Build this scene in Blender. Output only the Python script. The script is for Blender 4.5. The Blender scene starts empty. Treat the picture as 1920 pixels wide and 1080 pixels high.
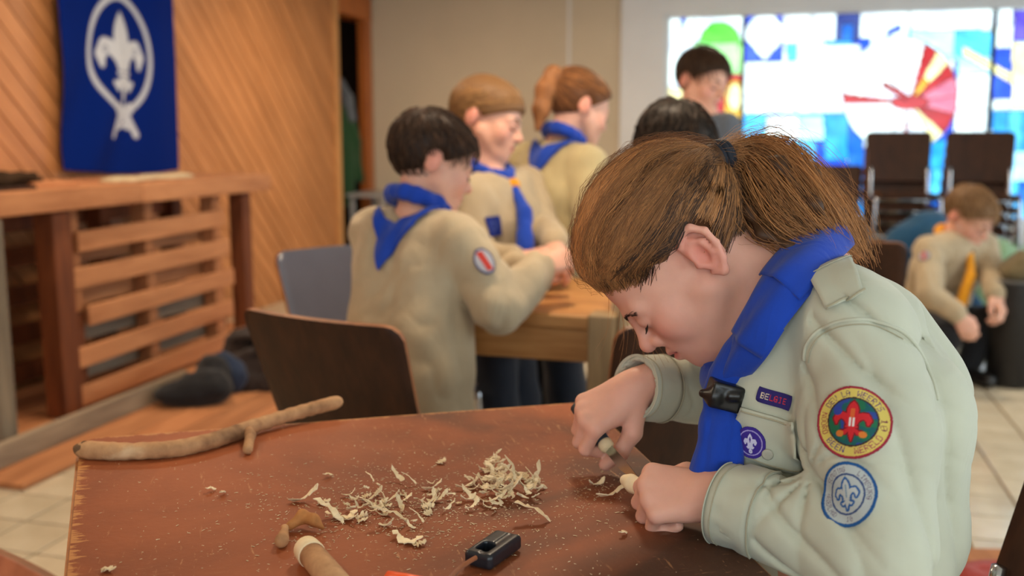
import bpy, math, random
import numpy as np
from mathutils import Vector, Matrix, noise as mnoise
from mathutils.bvhtree import BVHTree

random.seed(7)
RNG = np.random.default_rng(11)
SC = bpy.context.scene
COL = SC.collection
PI = math.pi

# ------------------------------------------------------------------ camera
CAM_H = 1.21
PITCH = math.radians(8.7)
FPX = 35.0 / 36.0 * 1920.0
cam_d = bpy.data.cameras.new('camera')
cam_d.lens = 35.0
cam_d.sensor_width = 36.0
cam_d.clip_start = 0.05
cam = bpy.data.objects.new('camera', cam_d)
COL.objects.link(cam)
cam.location = (0, 0, CAM_H)
cam.rotation_euler = (PI / 2 - PITCH, 0, 0)
cam_d.dof.use_dof = True
cam_d.dof.focus_distance = 1.17
cam_d.dof.aperture_fstop = 3.2
SC.camera = cam

# ------------------------------------------------------------------ room frame (u to the right, v into the room)
TH = math.radians(14.7)
UX, UY = math.cos(TH), -math.sin(TH)
VX, VY = math.sin(TH), math.cos(TH)
U_L, U_R, V_B, V_F, Z_C = -3.49, 3.6, 8.40, -2.6, 2.40
def W(u, v, z=0.0):
    return Vector((u * UX + v * VX, u * UY + v * VY, z))
ROOM = Matrix(((UX, VX, 0, 0), (UY, VY, 0, 0), (0, 0, 1, 0), (0, 0, 0, 1)))

# ------------------------------------------------------------------ world: bright overcast sky
world = bpy.data.worlds.new('overcast_sky')
SC.world = world
world.use_nodes = True
bg = world.node_tree.nodes['Background']
bg.inputs[0].default_value = (0.80, 0.93, 1.0, 1)
SKY = 6.0
bg.inputs[1].default_value = SKY

def portal(name, loc, target, sx, sy):
    l = bpy.data.lights.new(name, 'AREA')
    l.shape = 'RECTANGLE'
    l.size, l.size_y = sx, sy
    l.cycles.is_portal = True
    o = bpy.data.objects.new(name, l)
    COL.objects.link(o)
    o.location = loc
    o.rotation_euler = (Vector(target) - Vector(loc)).to_track_quat('-Z', 'Z').to_euler()
    return o

SC.view_settings.view_transform = 'Standard'
SC.view_settings.look = 'None'
SC.view_settings.gamma = 1.0
SC.view_settings.use_curve_mapping = False
SC.view_settings.exposure = 0.0

# window openings (u range or v range, z range)
SG = dict(u0=-0.91, u1=3.3, z0=0.55, z1=2.19)             # stained glass in the back wall
SIDE = [(-1.9, -0.1), (0.3, 2.1), (2.5, 4.3), (4.8, 6.6)]             # clear windows in the right wall, v ranges; the last added to brighten the floor
SZ0, SZ1 = 0.85, 2.15
portal('stained_window_portal', W((SG['u0'] + SG['u1']) / 2, V_B + 0.1, (SG['z0'] + SG['z1']) / 2), W((SG['u0'] + SG['u1']) / 2, 0, (SG['z0'] + SG['z1']) / 2), SG['u1'] - SG['u0'], SG['z1'] - SG['z0'])
for i, (a, b) in enumerate(SIDE):
    portal('side_window_portal', W(U_R + 0.1, (a + b) / 2, (SZ0 + SZ1) / 2), W(0, (a + b) / 2, (SZ0 + SZ1) / 2), b - a, SZ1 - SZ0)

FRONT = [(-1.3, 0.6), (1.0, 3.0)]                          # clear windows behind the photographer, u ranges
for i, (a, b) in enumerate(FRONT):
    portal('front_window_portal', W((a + b) / 2, V_F - 0.1, (SZ0 + SZ1) / 2), W((a + b) / 2, 0, (SZ0 + SZ1) / 2), b - a, SZ1 - SZ0)
# warm ceiling lamps of the hall: (u, v, watts)
LAMPS = [(-2.35, 1.0, 17), (-2.35, 3.6, 19), (-2.35, 6.2, 22), (0.0, -1.2, 7), (-0.5, 2.6, 24), (0.0, 5.6, 30), (2.4, 4.6, 6)]

# ------------------------------------------------------------------ pixel -> place helpers
_cp, _sp = math.cos(PITCH), math.sin(PITCH)
def P(x, y, D):
    a, b = (x - 960) / FPX, (y - 540) / FPX
    return Vector((D * a, D * (_cp - b * _sp), CAM_H - D * (_sp + b * _cp)))
def PZ(x, y, z):
    b = (y - 540) / FPX
    return P(x, y, (CAM_H - z) / (_sp + b * _cp))
def PW(x, y, v):
    """point of the plane v = const seen at pixel"""
    d = P(x, y, 1.0) - Vector((0, 0, CAM_H))
    k = v / (d.x * VX + d.y * VY)
    return Vector((0, 0, CAM_H)) + d * k
def UV(p):
    return p.x * UX + p.y * UY, p.x * VX + p.y * VY
def proj(p):
    d = Vector(p) - Vector((0, 0, CAM_H))
    dep = d.y * _cp - d.z * _sp
    up = d.y * _sp + d.z * _cp
    return 960 + FPX * d.x / dep, 540 - FPX * up / dep, dep

# ------------------------------------------------------------------ materials
def srgb(r, g, b):
    f = lambda c: (c / 255.0 / 12.92) if c <= 10.3 else ((c / 255.0 + 0.055) / 1.055) ** 2.4
    return (f(r), f(g), f(b))
MATS = {}
class NT:
    def __init__(s, name):
        s.m = bpy.data.materials.new(name)
        s.m.use_nodes = True
        s.t = s.m.node_tree
        s.n = s.t.nodes
        s.b = s.n['Principled BSDF']
    def node(s, typ, **kw):
        n = s.n.new(typ)
        for k, v in kw.items():
            setattr(n, k, v)
        return n
    def link(s, a, b):
        s.t.links.new(a, b)
    def coord(s, scale=(1, 1, 1), rot=(0, 0, 0), kind='Object'):
        tc = s.node('ShaderNodeTexCoord')
        mp = s.node('ShaderNodeMapping')
        mp.inputs['Scale'].default_value = scale
        mp.inputs['Rotation'].default_value = rot
        s.link(tc.outputs[kind], mp.inputs[0])
        return mp.outputs[0]
    def noise(s, vec, scale, detail=4, rough=0.55, dist=0.0):
        n = s.node('ShaderNodeTexNoise')
        n.inputs['Scale'].default_value = scale
        n.inputs['Detail'].default_value = detail
        n.inputs['Roughness'].default_value = rough
        n.inputs['Distortion'].default_value = dist
        if vec is not None:
            s.link(vec, n.inputs['Vector'])
        return n.outputs['Fac']
    def ramp(s, fac, stops, interp='LINEAR'):
        r = s.node('ShaderNodeValToRGB')
        r.color_ramp.interpolation = interp
        els = r.color_ramp.elements
        while len(els) < len(stops):
            els.new(0.5)
        for e, (p, c) in zip(els, stops):
            e.position = p
            e.color = (c[0], c[1], c[2], 1) if len(c) == 3 else c
        s.link(fac, r.inputs[0])
        return r.outputs[0]
    def mix(s, fac, a, b, mode='MIX'):
        n = s.node('ShaderNodeMix', data_type='RGBA', blend_type=mode)
        for inp, val in ((n.inputs[0], fac), (n.inputs[6], a), (n.inputs[7], b)):
            if isinstance(val, (int, float)):
                inp.default_value = val
            elif isinstance(val, tuple):
                inp.default_value = (val[0], val[1], val[2], 1)
            else:
                s.link(val, inp)
        return n.outputs[2]
    def bump(s, h, strength=0.2, dist=0.01):
        n = s.node('ShaderNodeBump')
        n.inputs['Strength'].default_value = strength
        n.inputs['Distance'].default_value = dist
        s.link(h, n.inputs['Height'])
        s.link(n.outputs[0], s.b.inputs['Normal'])
    def col(s, c):
        if isinstance(c, tuple):
            s.b.inputs['Base Color'].default_value = (c[0], c[1], c[2], 1)
        else:
            s.link(c, s.b.inputs['Base Color'])
    def rough(s, r, spec=0.5):
        s.b.inputs['Roughness'].default_value = r
        s.b.inputs['Specular IOR Level'].default_value = spec

def dk(c, k):
    return (c[0] * k, c[1] * k, c[2] * k)

def mat_plain(name, c, rough=0.6, spec=0.4, metal=0.0, var=0.12, scale=12, bump=0.0, bscale=60):
    if name in MATS:
        return MATS[name]
    t = NT(name)
    v = t.coord()
    n = t.noise(v, scale)
    t.col(t.ramp(n, [(0.3, dk(c, 1 - var)), (0.7, dk(c, 1 + var))]))
    t.rough(rough, spec)
    t.b.inputs['Metallic'].default_value = metal
    if bump:
        t.bump(t.noise(v, bscale, 3), bump, 0.004)
    MATS[name] = t.m
    return t.m

def mat_wood(name, c1, c2, scale=(1, 1, 12), rough=0.5, bump=0.15, rand=0.25, spec=0.4, gs=9):
    """grain runs along the axis with the smallest scale; every object gets its own tone"""
    if name in MATS:
        return MATS[name]
    t = NT(name)
    oi = t.node('ShaderNodeObjectInfo')
    tc = t.node('ShaderNodeTexCoord')
    off = t.node('ShaderNodeVectorMath', operation='MULTIPLY_ADD')
    cv = t.node('ShaderNodeCombineXYZ')
    for i in range(3):
        t.link(oi.outputs['Random'], cv.inputs[i])
    off.inputs[1].default_value = (37, 53, 71)
    t.link(cv.outputs[0], off.inputs[0])
    t.link(tc.outputs['Object'], off.inputs[2])
    mp = t.node('ShaderNodeMapping')
    mp.inputs['Scale'].default_value = scale
    t.link(off.outputs[0], mp.inputs[0])
    n1 = t.noise(mp.outputs[0], gs, 5, 0.6, 0.6)
    n2 = t.noise(mp.outputs[0], gs * 0.25, 2)
    base = t.ramp(n1, [(0.3, c1), (0.7, c2)])
    base = t.mix(0.45, base, t.ramp(n2, [(0.35, dk(c1, 0.8)), (0.65, dk(c2, 1.1))]))
    mr = t.node('ShaderNodeMapRange')
    mr.inputs['To Min'].default_value = 1 - rand
    mr.inputs['To Max'].default_value = 1 + rand
    t.link(oi.outputs['Random'], mr.inputs[0])
    hsv = t.node('ShaderNodeHueSaturation')
    t.link(mr.outputs[0], hsv.inputs['Value'])
    t.link(base, hsv.inputs['Color'])
    t.col(hsv.outputs[0])
    t.rough(rough, spec)
    t.bump(n1, bump, 0.003)
    MATS[name] = t.m
    return t.m

def mat_attr(name, rough=0.6, spec=0.4, sss=0.0, bump=0.0, bscale=400, sheen=0.0, attr='Col', var=0.0):
    if name in MATS:
        return MATS[name]
    t = NT(name)
    a = t.node('ShaderNodeAttribute', attribute_name=attr)
    c = a.outputs['Color']
    v = t.coord()
    if var:
        n = t.noise(v, 35, 3)
        c = t.mix(1.0, c, t.ramp(n, [(0.3, (1 - var,) * 3), (0.7, (1 + var * 0.4,) * 3)]), 'MULTIPLY')
    t.col(c)
    t.rough(rough, spec)
    if sss:
        t.b.inputs['Subsurface Weight'].default_value = sss
        t.b.inputs['Subsurface Radius'].default_value = (1.0, 0.35, 0.2)
        t.b.inputs['Subsurface Scale'].default_value = 0.006
    if sheen:
        t.b.inputs['Sheen Weight'].default_value = sheen
    if bump:
        t.bump(t.noise(v, bscale, 3), bump, 0.002)
    MATS[name] = t.m
    return t.m

def mat_cloth(name, c, weave=900, bump=0.25, var=0.1, rough=0.85, fold=0.0, sheen=0.15):
    if name in MATS:
        return MATS[name]
    t = NT(name)
    v = t.coord()
    n = t.noise(v, 9, 4)
    n2 = t.noise(v, weave, 2)
    t.col(t.ramp(n, [(0.3, dk(c, 1 - var)), (0.7, dk(c, 1 + var))]))
    t.rough(rough, 0.25)
    t.b.inputs['Sheen Weight'].default_value = sheen
    if fold:
        v2 = t.coord(scale=(1, 1, 0.45))
        n3 = t.noise(v2, 16, 3, 0.5, 0.8)
        ad = t.node('ShaderNodeMath', operation='MULTIPLY_ADD')
        ad.inputs[1].default_value = 0.04
        t.link(n2, ad.inputs[0])
        t.link(n3, ad.inputs[2])
        t.bump(ad.outputs[0], fold, 0.02)
    else:
        t.bump(n2, bump, 0.001)
    MATS[name] = t.m
    return t.m

# ------------------------------------------------------------------ mesh helpers
class MB:
    def __init__(s):
        s.v, s.f = [], []
    def add(s, vs, fs):
        o = len(s.v)
        s.v += [tuple(x) for x in vs]
        s.f += [tuple(i + o for i in f) for f in fs]
    def box(s, c, size, rot=None, bev=0.0):
        hx, hy, hz = size[0] / 2, size[1] / 2, size[2] / 2
        if bev <= 0:
            vs = [Vector((x, y, z)) for x in (-hx, hx) for y in (-hy, hy) for z in (-hz, hz)]
            fs = [(0, 1, 3, 2), (4, 6, 7, 5), (0, 4, 5, 1), (2, 3, 7, 6), (0, 2, 6, 4), (1, 5, 7, 3)]
        else:
            b = min(bev, hx * 0.9, hy * 0.9, hz * 0.9)
            vs, idx = [], {}
            for sx in (-1, 1):
                for sy in (-1, 1):
                    for sz in (-1, 1):
                        for ax in range(3):
                            p = [sx * (hx - b), sy * (hy - b), sz * (hz - b)]
                            p[ax] = (sx * hx, sy * hy, sz * hz)[ax]
                            idx[(sx, sy, sz, ax)] = len(vs)
                            vs.append(Vector(p))
            fs = []
            S = (-1, 1)
            for ax in range(3):
                o = [a for a in range(3) if a != ax]
                for sg in S:
                    q = []
                    for (a, c2) in ((-1, -1), (1, -1), (1, 1), (-1, 1)):
                        k = [0, 0, 0]
                        k[ax], k[o[0]], k[o[1]] = sg, a, c2
                        q.append(idx[(k[0], k[1], k[2], ax)])
                    fs.append(tuple(q))
            for ax in range(3):
                o = [a for a in range(3) if a != ax]
                for a in S:
                    for c2 in S:
                        q = []
                        for sg, face in ((-1, o[0]), (1, o[0]), (1, o[1]), (-1, o[1])):
                            k = [0, 0, 0]
                            k[ax], k[o[0]], k[o[1]] = sg, a, c2
                            q.append(idx[(k[0], k[1], k[2], face)])
                        fs.append(tuple(q))
            for sx in S:
                for sy in S:
                    for sz in S:
                        fs.append(tuple(idx[(sx, sy, sz, a)] for a in range(3)))
        M = rot.to_3x3() if rot is not None else None
        c = Vector(c)
        s.add([(M @ p if M else p) + c for p in vs], fs)
        return s
    def tube(s, pts, rad, n=10, cap=True, closed=False):
        pts = [Vector(p) for p in pts]
        m = len(pts)
        rad = rad if isinstance(rad, (list, tuple)) else [rad] * m
        rings = []
        t0 = None
        up = None
        for i, p in enumerate(pts):
            if closed:
                t = (pts[(i + 1) % m] - pts[i - 1]).normalized()
            else:
                t = (pts[min(i + 1, m - 1)] - pts[max(i - 1, 0)]).normalized()
            if up is None:
                up = t.orthogonal().normalized()
            else:
                up = (up - t * up.dot(t))
                up = up.normalized() if up.length > 1e-6 else t.orthogonal().normalized()
            w = t.cross(up)
            rings.append([p + (up * math.cos(2 * PI * k / n) + w * math.sin(2 * PI * k / n)) * rad[i] for k in range(n)])
        vs = [v for r in rings for v in r]
        fs = []
        for i in range(m if closed else m - 1):
            j = (i + 1) % m
            for k in range(n):
                fs.append((i * n + k, i * n + (k + 1) % n, j * n + (k + 1) % n, j * n + k))
        if cap and not closed:
            fs.append(tuple(range(n - 1, -1, -1)))
            fs.append(tuple((m - 1) * n + k for k in range(n)))
        s.add(vs, fs)
        return s
    def lathe(s, c, prof, n=24, axis=None):
        """prof: list of (r, h) along the axis"""
        ax = Vector(axis).normalized() if axis is not None else Vector((0, 0, 1))
        a = ax.orthogonal().normalized()
        b = ax.cross(a)
        c = Vector(c)
        vs, fs = [], []
        for r, h in prof:
            for k in range(n):
                an = 2 * PI * k / n
                vs.append(c + ax * h + (a * math.cos(an) + b * math.sin(an)) * max(r, 1e-5))
        for i in range(len(prof) - 1):
            for k in range(n):
                fs.append((i * n + k, i * n + (k + 1) % n, (i + 1) * n + (k + 1) % n, (i + 1) * n + k))
        fs.append(tuple(range(n - 1, -1, -1)))
        fs.append(tuple((len(prof) - 1) * n + k for k in range(n)))
        s.add(vs, fs)
        return s
    def prism(s, poly, d, M=None):
        """polygon in xy (ccw) extruded from z=0 to z=d, then moved by matrix M"""
        n = len(poly)
        vs = [Vector((p[0], p[1], 0)) for p in poly] + [Vector((p[0], p[1], d)) for p in poly]
        if M is not None:
            vs = [M @ v for v in vs]
        fs = [tuple(range(n - 1, -1, -1)), tuple(range(n, 2 * n))] + [(i, (i + 1) % n, n + (i + 1) % n, n + i) for i in range(n)]
        s.add(vs, fs)
        return s
    def build(s, name, mat, parent=None, smooth=False, loc=None):
        me = bpy.data.meshes.new(name)
        off = Vector(loc) if loc is not None else Vector((0, 0, 0))
        me.from_pydata([tuple(Vector(v) - off) for v in s.v], [], s.f)
        return link(name, me, mat, parent, smooth, loc)

def fix_normals(me):
    import bmesh
    bm = bmesh.new()
    bm.from_mesh(me)
    bmesh.ops.recalc_face_normals(bm, faces=bm.faces)
    bm.to_mesh(me)
    bm.free()

def link(name, me, mat, parent=None, smooth=False, loc=None, fix=True):
    if fix:
        fix_normals(me)
    if mat is not None and not me.materials:
        me.materials.append(mat)
    if smooth:
        me.polygons.foreach_set('use_smooth', [True] * len(me.polygons))
    o = bpy.data.objects.new(name, me)
    COL.objects.link(o)
    if loc is not None:
        o.location = loc
    if parent is not None:
        put(o, parent)
    return o

def world_mat(o):
    m = Matrix.LocRotScale(o.location, o.rotation_euler, o.scale)
    return (world_mat(o.parent) @ o.matrix_parent_inverse @ m) if o.parent else m
def put(o, parent):
    o.parent = parent
    o.matrix_parent_inverse = world_mat(parent).inverted()
def empty(name, loc, rz=0.0):
    o = bpy.data.objects.new(name, None)
    o.empty_display_size = 0.1
    COL.objects.link(o)
    o.location = loc
    o.rotation_euler = (0, 0, rz)
    return o
def tag(o, label, cat, group=None, kind=None):
    o['label'] = label
    if cat:
        o['category'] = cat
    if group:
        o['group'] = group
    if kind:
        o['kind'] = kind
    return o
def struct(o, label=None, cat=None):
    o['kind'] = 'structure'
    if label:
        o['label'] = label
    if cat:
        o['category'] = cat
    return o
def copy_tree(o, parent=None):
    c = o.copy()
    COL.objects.link(c)
    if parent is not None:
        c.parent = parent
    for ch in [x for x in bpy.data.objects if x.parent == o]:
        copy_tree(ch, c)
    return c
def catmull(pts, n):
    pts = [Vector(p) for p in pts]
    out = []
    m = len(pts)
    for i in range(n):
        t = i / (n - 1) * (m - 1)
        k = min(int(t), m - 2)
        f = t - k
        p0, p1, p2, p3 = pts[max(k - 1, 0)], pts[k], pts[k + 1], pts[min(k + 2, m - 1)]
        out.append(0.5 * ((2 * p1) + (p2 - p0) * f + (2 * p0 - 5 * p1 + 4 * p2 - p3) * f * f + (3 * p1 - p0 - 3 * p2 + p3) * f ** 3))
    return out

# ------------------------------------------------------------------ implicit surfaces -> mesh (for bodies, cloth, soft things)
F32 = np.float32
def A3(v):
    return np.array([v[0], v[1], v[2]], dtype=F32)
def vnoise(Pn, seed=0):
    """smooth value noise in 3-D, about -1..1"""
    p = Pn.astype(np.float64)
    i = np.floor(p).astype(np.int64)
    f = p - i
    f = f * f * (3 - 2 * f)
    out = np.zeros(len(p))
    for dx in (0, 1):
        for dy in (0, 1):
            for dz in (0, 1):
                h = (i[:, 0] + dx) * 374761393 + (i[:, 1] + dy) * 668265263 + (i[:, 2] + dz) * 2147483647 + seed * 974711
                h = (h ^ (h >> 13)) * 1274126177
                h = (h ^ (h >> 16)) & 0xffff
                w = (f[:, 0] if dx else 1 - f[:, 0]) * (f[:, 1] if dy else 1 - f[:, 1]) * (f[:, 2] if dz else 1 - f[:, 2])
                out += w * (h / 32767.5 - 1)
    return out.astype(F32)
def s_cone(a, b, ra, rb):
    a, b = A3(a), A3(b)
    ba = b - a
    L2 = float(ba @ ba) + 1e-12
    def f(Q):
        pa = Q - a
        t = np.clip(pa @ ba / L2, 0, 1)
        d = pa - t[:, None] * ba
        return np.sqrt((d * d).sum(1)) - (ra + t * (rb - ra))
    return f
def s_ell(c, r, M=None):
    c, r = A3(c), A3(r)
    R = np.array(M.to_3x3(), dtype=F32) if M is not None else None
    def f(Q):
        q = Q - c
        if R is not None:
            q = q @ R
        k0 = np.sqrt(((q / r) ** 2).sum(1))
        k1 = np.sqrt(((q / (r * r)) ** 2).sum(1)) + 1e-9
        return k0 * (k0 - 1) / k1
    return f
def s_box(c, h, M=None, rd=0.005):
    c, h = A3(c), A3(h) - rd
    R = np.array(M.to_3x3(), dtype=F32) if M is not None else None
    def f(Q):
        q = Q - c
        if R is not None:
            q = q @ R
        q = np.abs(q) - h
        return np.sqrt((np.maximum(q, 0) ** 2).sum(1)) + np.minimum(q.max(1), 0) - rd
    return f
def s_plane(n, p):
    n = A3(Vector(n).normalized())
    o = float(n @ A3(p))
    return lambda Q: Q @ n - o
class SDF:
    def __init__(s):
        s.ops = []
        s.lo = np.full(3, 1e9)
        s.hi = np.full(3, -1e9)
    def grow(s, c, r):
        s.lo = np.minimum(s.lo, A3(c) - r)
        s.hi = np.maximum(s.hi, A3(c) + r)
    def cone(s, a, b, ra, rb=None, k=0.01):
        rb = ra if rb is None else rb
        s.grow(a, ra)
        s.grow(b, rb)
        a_, b_ = A3(a), A3(b)
        s.ops.append(('u', s_cone(a, b, ra, rb), k, (a_ + b_) / 2, float(np.linalg.norm(a_ - b_)) / 2 + max(ra, rb)))
        return s
    def chain(s, pts, rads, k=0.01):
        for i in range(len(pts) - 1):
            s.cone(pts[i], pts[i + 1], rads[i], rads[i + 1], k)
        return s
    def ell(s, c, r, M=None, k=0.01):
        s.grow(c, max(r))
        s.ops.append(('u', s_ell(c, r, M), k, A3(c), max(r)))
        return s
    def ball(s, c, r, k=0.01):
        return s.cone(c, Vector(c) + Vector((0, 0, 1e-4)), r, r, k)
    def box(s, c, h, M=None, rd=0.005, k=0.005):
        rr = math.sqrt(sum(x * x for x in h))
        s.grow(c, rr)
        s.ops.append(('u', s_box(c, h, M, rd), k, A3(c), rr))
        return s
    def op(s, mode, f, k=0.01, c=None, r=0.0):
        s.ops.append((mode, f, k, None if c is None else A3(c), r))
        return s
    def cut(s, f, k=0.005):
        return s.op('s', f, k)
    def keep(s, f, k=0.005):
        return s.op('i', f, k)
    def disp(s, f):
        return s.op('d', f, 0)
    def part(s, Q, margin):
        d = np.full(len(Q), 1.0, dtype=F32)
        if margin is not None:
            lo, hi = Q.min(0), Q.max(0)
            cc = (lo + hi) / 2
            cr = float(np.linalg.norm(hi - lo)) / 2
        for mode, f, k, oc, orad in s.ops:
            if mode == 'd':
                d = d + f(Q)
                continue
            if margin is not None and mode == 'u' and oc is not None and float(np.linalg.norm(cc - oc)) - cr - orad > margin:
                continue
            e = f(Q).astype(F32)
            if mode == 'u':
                h = np.maximum(k - np.abs(d - e), 0) / k
                d = np.minimum(d, e) - h * h * k * 0.25
            else:
                if mode == 's':
                    e = -e
                h = np.maximum(k - np.abs(d - e), 0) / k
                d = np.maximum(d, e) + h * h * k * 0.25
        return d
    def __call__(s, Q, margin=None):
        if margin is None or len(Q) < 2000:
            return s.part(Q, None)
        n = 3072
        return np.concatenate([s.part(Q[i:i + n], margin) for i in range(0, len(Q), n)])
def ikey(c):
    return (c[:, 0].astype(np.int64) << 42) | (c[:, 1].astype(np.int64) << 21) | c[:, 2].astype(np.int64)
def isosurf(f, lo, hi, h, lev=4, newton=1, lip=1.6):
    fm_ = f if isinstance(f, SDF) else (lambda q, mg: f(q))
    lo = np.asarray(lo, dtype=np.float64) - 2.5 * h
    hi = np.asarray(hi, dtype=np.float64) + 2.5 * h
    S = h * 2 ** lev
    n = np.maximum(np.ceil((hi - lo) / S).astype(int), 1)
    g = np.stack(np.meshgrid(*[np.arange(k) for k in n], indexing='ij'), -1).reshape(-1, 3)
    o8 = np.array([[x, y, z] for x in (0, 1) for y in (0, 1) for z in (0, 1)])
    for L in range(lev, -1, -1):
        s = h * 2 ** L
        c = (lo + (g + 0.5) * s).astype(F32)
        d = fm_(c, s * 1.4 + 0.08)
        g = g[np.abs(d) < s * 0.87 * lip + (0.01 if L > 1 else 0.0)]
        if L > 0:
            g = (g[:, None, :] * 2 + o8[None]).reshape(-1, 3)
    cor = (g[:, None, :] + o8[None])
    ck = ikey(cor.reshape(-1, 3))
    uk, first, inv = np.unique(ck, return_index=True, return_inverse=True)
    pts = cor.reshape(-1, 3)[first]
    val = fm_((lo + pts * h).astype(F32), 0.08)
    cv = val[inv].reshape(-1, 8)
    neg = (cv < 0).sum(1)
    act = (neg > 0) & (neg < 8)
    g, cv = g[act], cv[act]
    E = [(a, b) for a in range(8) for b in range(a + 1, 8) if bin(a ^ b).count('1') == 1]
    acc = np.zeros((len(g), 3))
    cnt = np.zeros(len(g))
    of = o8.astype(float)
    for a, b in E:
        va, vb = cv[:, a], cv[:, b]
        x = (va < 0) != (vb < 0)
        t = np.where(x, va / np.where(x, va - vb, 1), 0)
        acc += np.where(x[:, None], of[a] + t[:, None] * (of[b] - of[a]), 0)
        cnt += x
    V = lo + (g + acc / cnt[:, None]) * h
    for _ in range(newton):
        q = V.astype(F32)
        e = h * 0.4
        d0 = fm_(q, 0.08)
        G = np.stack([fm_(q + np.eye(3, dtype=F32)[i] * e, 0.08) - d0 for i in range(3)], 1) / e
        gl = np.maximum((G * G).sum(1), 0.15)
        V = V - np.clip((d0 / gl)[:, None] * G, -h * 0.6, h * 0.6)
    gk = ikey(g)
    order = np.argsort(gk)
    sk = gk[order]
    quads = []
    sgn = {k: v for k, v in ()}
    for ax in range(3):
        b1, b2 = (ax + 1) % 3, (ax + 2) % 3
        # edge leaving the cell's far corner in b1,b2: use cells where corner (b1=1,b2=1) edge along ax crosses
        ca = np.array([0, 0, 0])
        ca[b1] = ca[b2] = 1
        cb = ca.copy()
        cb[ax] = 1
        ia, ib = ca[0] * 4 + ca[1] * 2 + ca[2], cb[0] * 4 + cb[1] * 2 + cb[2]
        x = (cv[:, ia] < 0) != (cv[:, ib] < 0)
        src = np.nonzero(x)[0]
        if not len(src):
            continue
        e1 = np.zeros(3, int)
        e1[b1] = 1
        e2 = np.zeros(3, int)
        e2[b2] = 1
        ids = [src]
        ok = np.ones(len(src), bool)
        for dv in (e1, e1 + e2, e2):
            kk = ikey(g[src] + dv)
            j = np.searchsorted(sk, kk)
            j = np.minimum(j, len(sk) - 1)
            ok &= sk[j] == kk
            ids.append(order[j])
        Q = np.stack(ids, 1)[ok]
        flip = (cv[src, ia] < 0)[ok]
        Q[~flip] = Q[~flip][:, ::-1]
        quads.append(Q)
    return V, np.concatenate(quads)
def np_mesh(name, V, Fq):
    me = bpy.data.meshes.new(name)
    me.vertices.add(len(V))
    me.vertices.foreach_set('co', np.asarray(V, dtype=np.float32).ravel())
    k = Fq.shape[1]
    me.loops.add(len(Fq) * k)
    me.loops.foreach_set('vertex_index', Fq.astype(np.int32).ravel())
    me.polygons.add(len(Fq))
    me.polygons.foreach_set('loop_start', np.arange(0, len(Fq) * k, k, dtype=np.int32))
    me.update(calc_edges=True)
    me.validate()
    return me
def set_col(me, rgb, name='Col'):
    a = me.color_attributes.new(name, 'FLOAT_COLOR', 'POINT')
    c = np.ones((len(me.vertices), 4), dtype=np.float32)
    c[:, :3] = rgb
    a.data.foreach_set('color', c.ravel())
def sdf_obj(name, S, h, mat, parent=None, colfn=None, loc=None, lev=4, lip=1.6):
    V, Fq = isosurf(S, S.lo, S.hi, h, lev, 1, lip)
    off = A3(loc) if loc is not None else np.zeros(3)
    me = np_mesh(name, V - off, Fq)
    if colfn is not None:
        set_col(me, colfn(V))
    o = link(name, me, mat, None, True, loc, fix=False)
    if parent is not None:
        put(o, parent)
    return o

# ================================================================== STRUCTURE
M_beige = mat_plain('beige_wall_paint', srgb(206, 190, 164), 0.8, 0.2, var=0.04, scale=2)
M_white = mat_plain('white_paint', srgb(228, 228, 228), 0.6, 0.3, var=0.03, scale=3)
M_ceil = mat_plain('ceiling_paint', srgb(206, 203, 196), 0.9, 0.2, var=0.03, scale=3)
M_grout = mat_plain('grout', srgb(128, 112, 88), 0.9, 0.2, var=0.1, scale=8)
M_backing = mat_plain('groove_wood', srgb(128, 74, 34), 0.7, 0.2, var=0.1)
M_panel = mat_wood('pine_panel', srgb(180, 116, 66), srgb(202, 138, 86), scale=(9, 9, 0.9), rough=0.42, bump=0.08, rand=0.07, gs=7)
M_trimwood = mat_wood('orange_trim_wood', srgb(160, 84, 34), srgb(190, 108, 48), scale=(9, 9, 0.8), rough=0.4, bump=0.08, rand=0.05)
M_dark = mat_plain('dark_closet', srgb(30, 20, 15), 0.9, 0.1)  # near-black colour stands in for the shade inside the opening
M_lead = mat_plain('lead_came', srgb(60, 62, 70), 0.6, 0.3, var=0.1)

def rbox(mb, u0, u1, v0, v1, z0, z1, bev=0.0):
    z0 = -0.08 if z0 == 0 else z0
    return mb.box(W((u0 + u1) / 2, (v0 + v1) / 2, (z0 + z1) / 2), (u1 - u0, v1 - v0, z1 - z0), ROOM, bev)
def rpart(name, mat, parent, *b, bev=0.0):
    m = MB()
    rbox(m, *b, bev=bev)
    return m.build(name, mat, parent, loc=W((b[0] + b[1]) / 2, (b[2] + b[3]) / 2, (b[4] + b[5]) / 2))

# ---- floor with tiles
m = MB()
rbox(m, U_L - 1.2, U_R, V_F, V_B, -0.1, -0.006)
floor = struct(m.build('floor', M_grout), 'cream square floor tiles with darker grout joints', 'floor')
t = NT('cream_tile')
oi = t.node('ShaderNodeObjectInfo')
v = t.coord()
n1 = t.noise(v, 6, 4)
c = t.ramp(n1, [(0.3, srgb(196, 182, 156)), (0.7, srgb(214, 202, 178))])
hs = t.node('ShaderNodeHueSaturation')
mr = t.node('ShaderNodeMapRange')
mr.inputs['To Min'].default_value, mr.inputs['To Max'].default_value = 0.9, 1.08
t.link(oi.outputs['Random'], mr.inputs[0])
t.link(mr.outputs[0], hs.inputs['Value'])
t.link(c, hs.inputs['Color'])
t.col(hs.outputs[0])
t.rough(0.16, 0.6)
t.bump(t.noise(v, 14, 3), 0.05, 0.004)
M_tile = t.m
TS = 0.205
mt = MB()
mt.box((0, 0, -0.006), (TS - 0.010, TS - 0.010, 0.012), None, 0.0015)
tile_me = bpy.data.meshes.new('tile')
tile_me.from_pydata(mt.v, [], mt.f)
fix_normals(tile_me)
tile_me.materials.append(M_tile)
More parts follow.
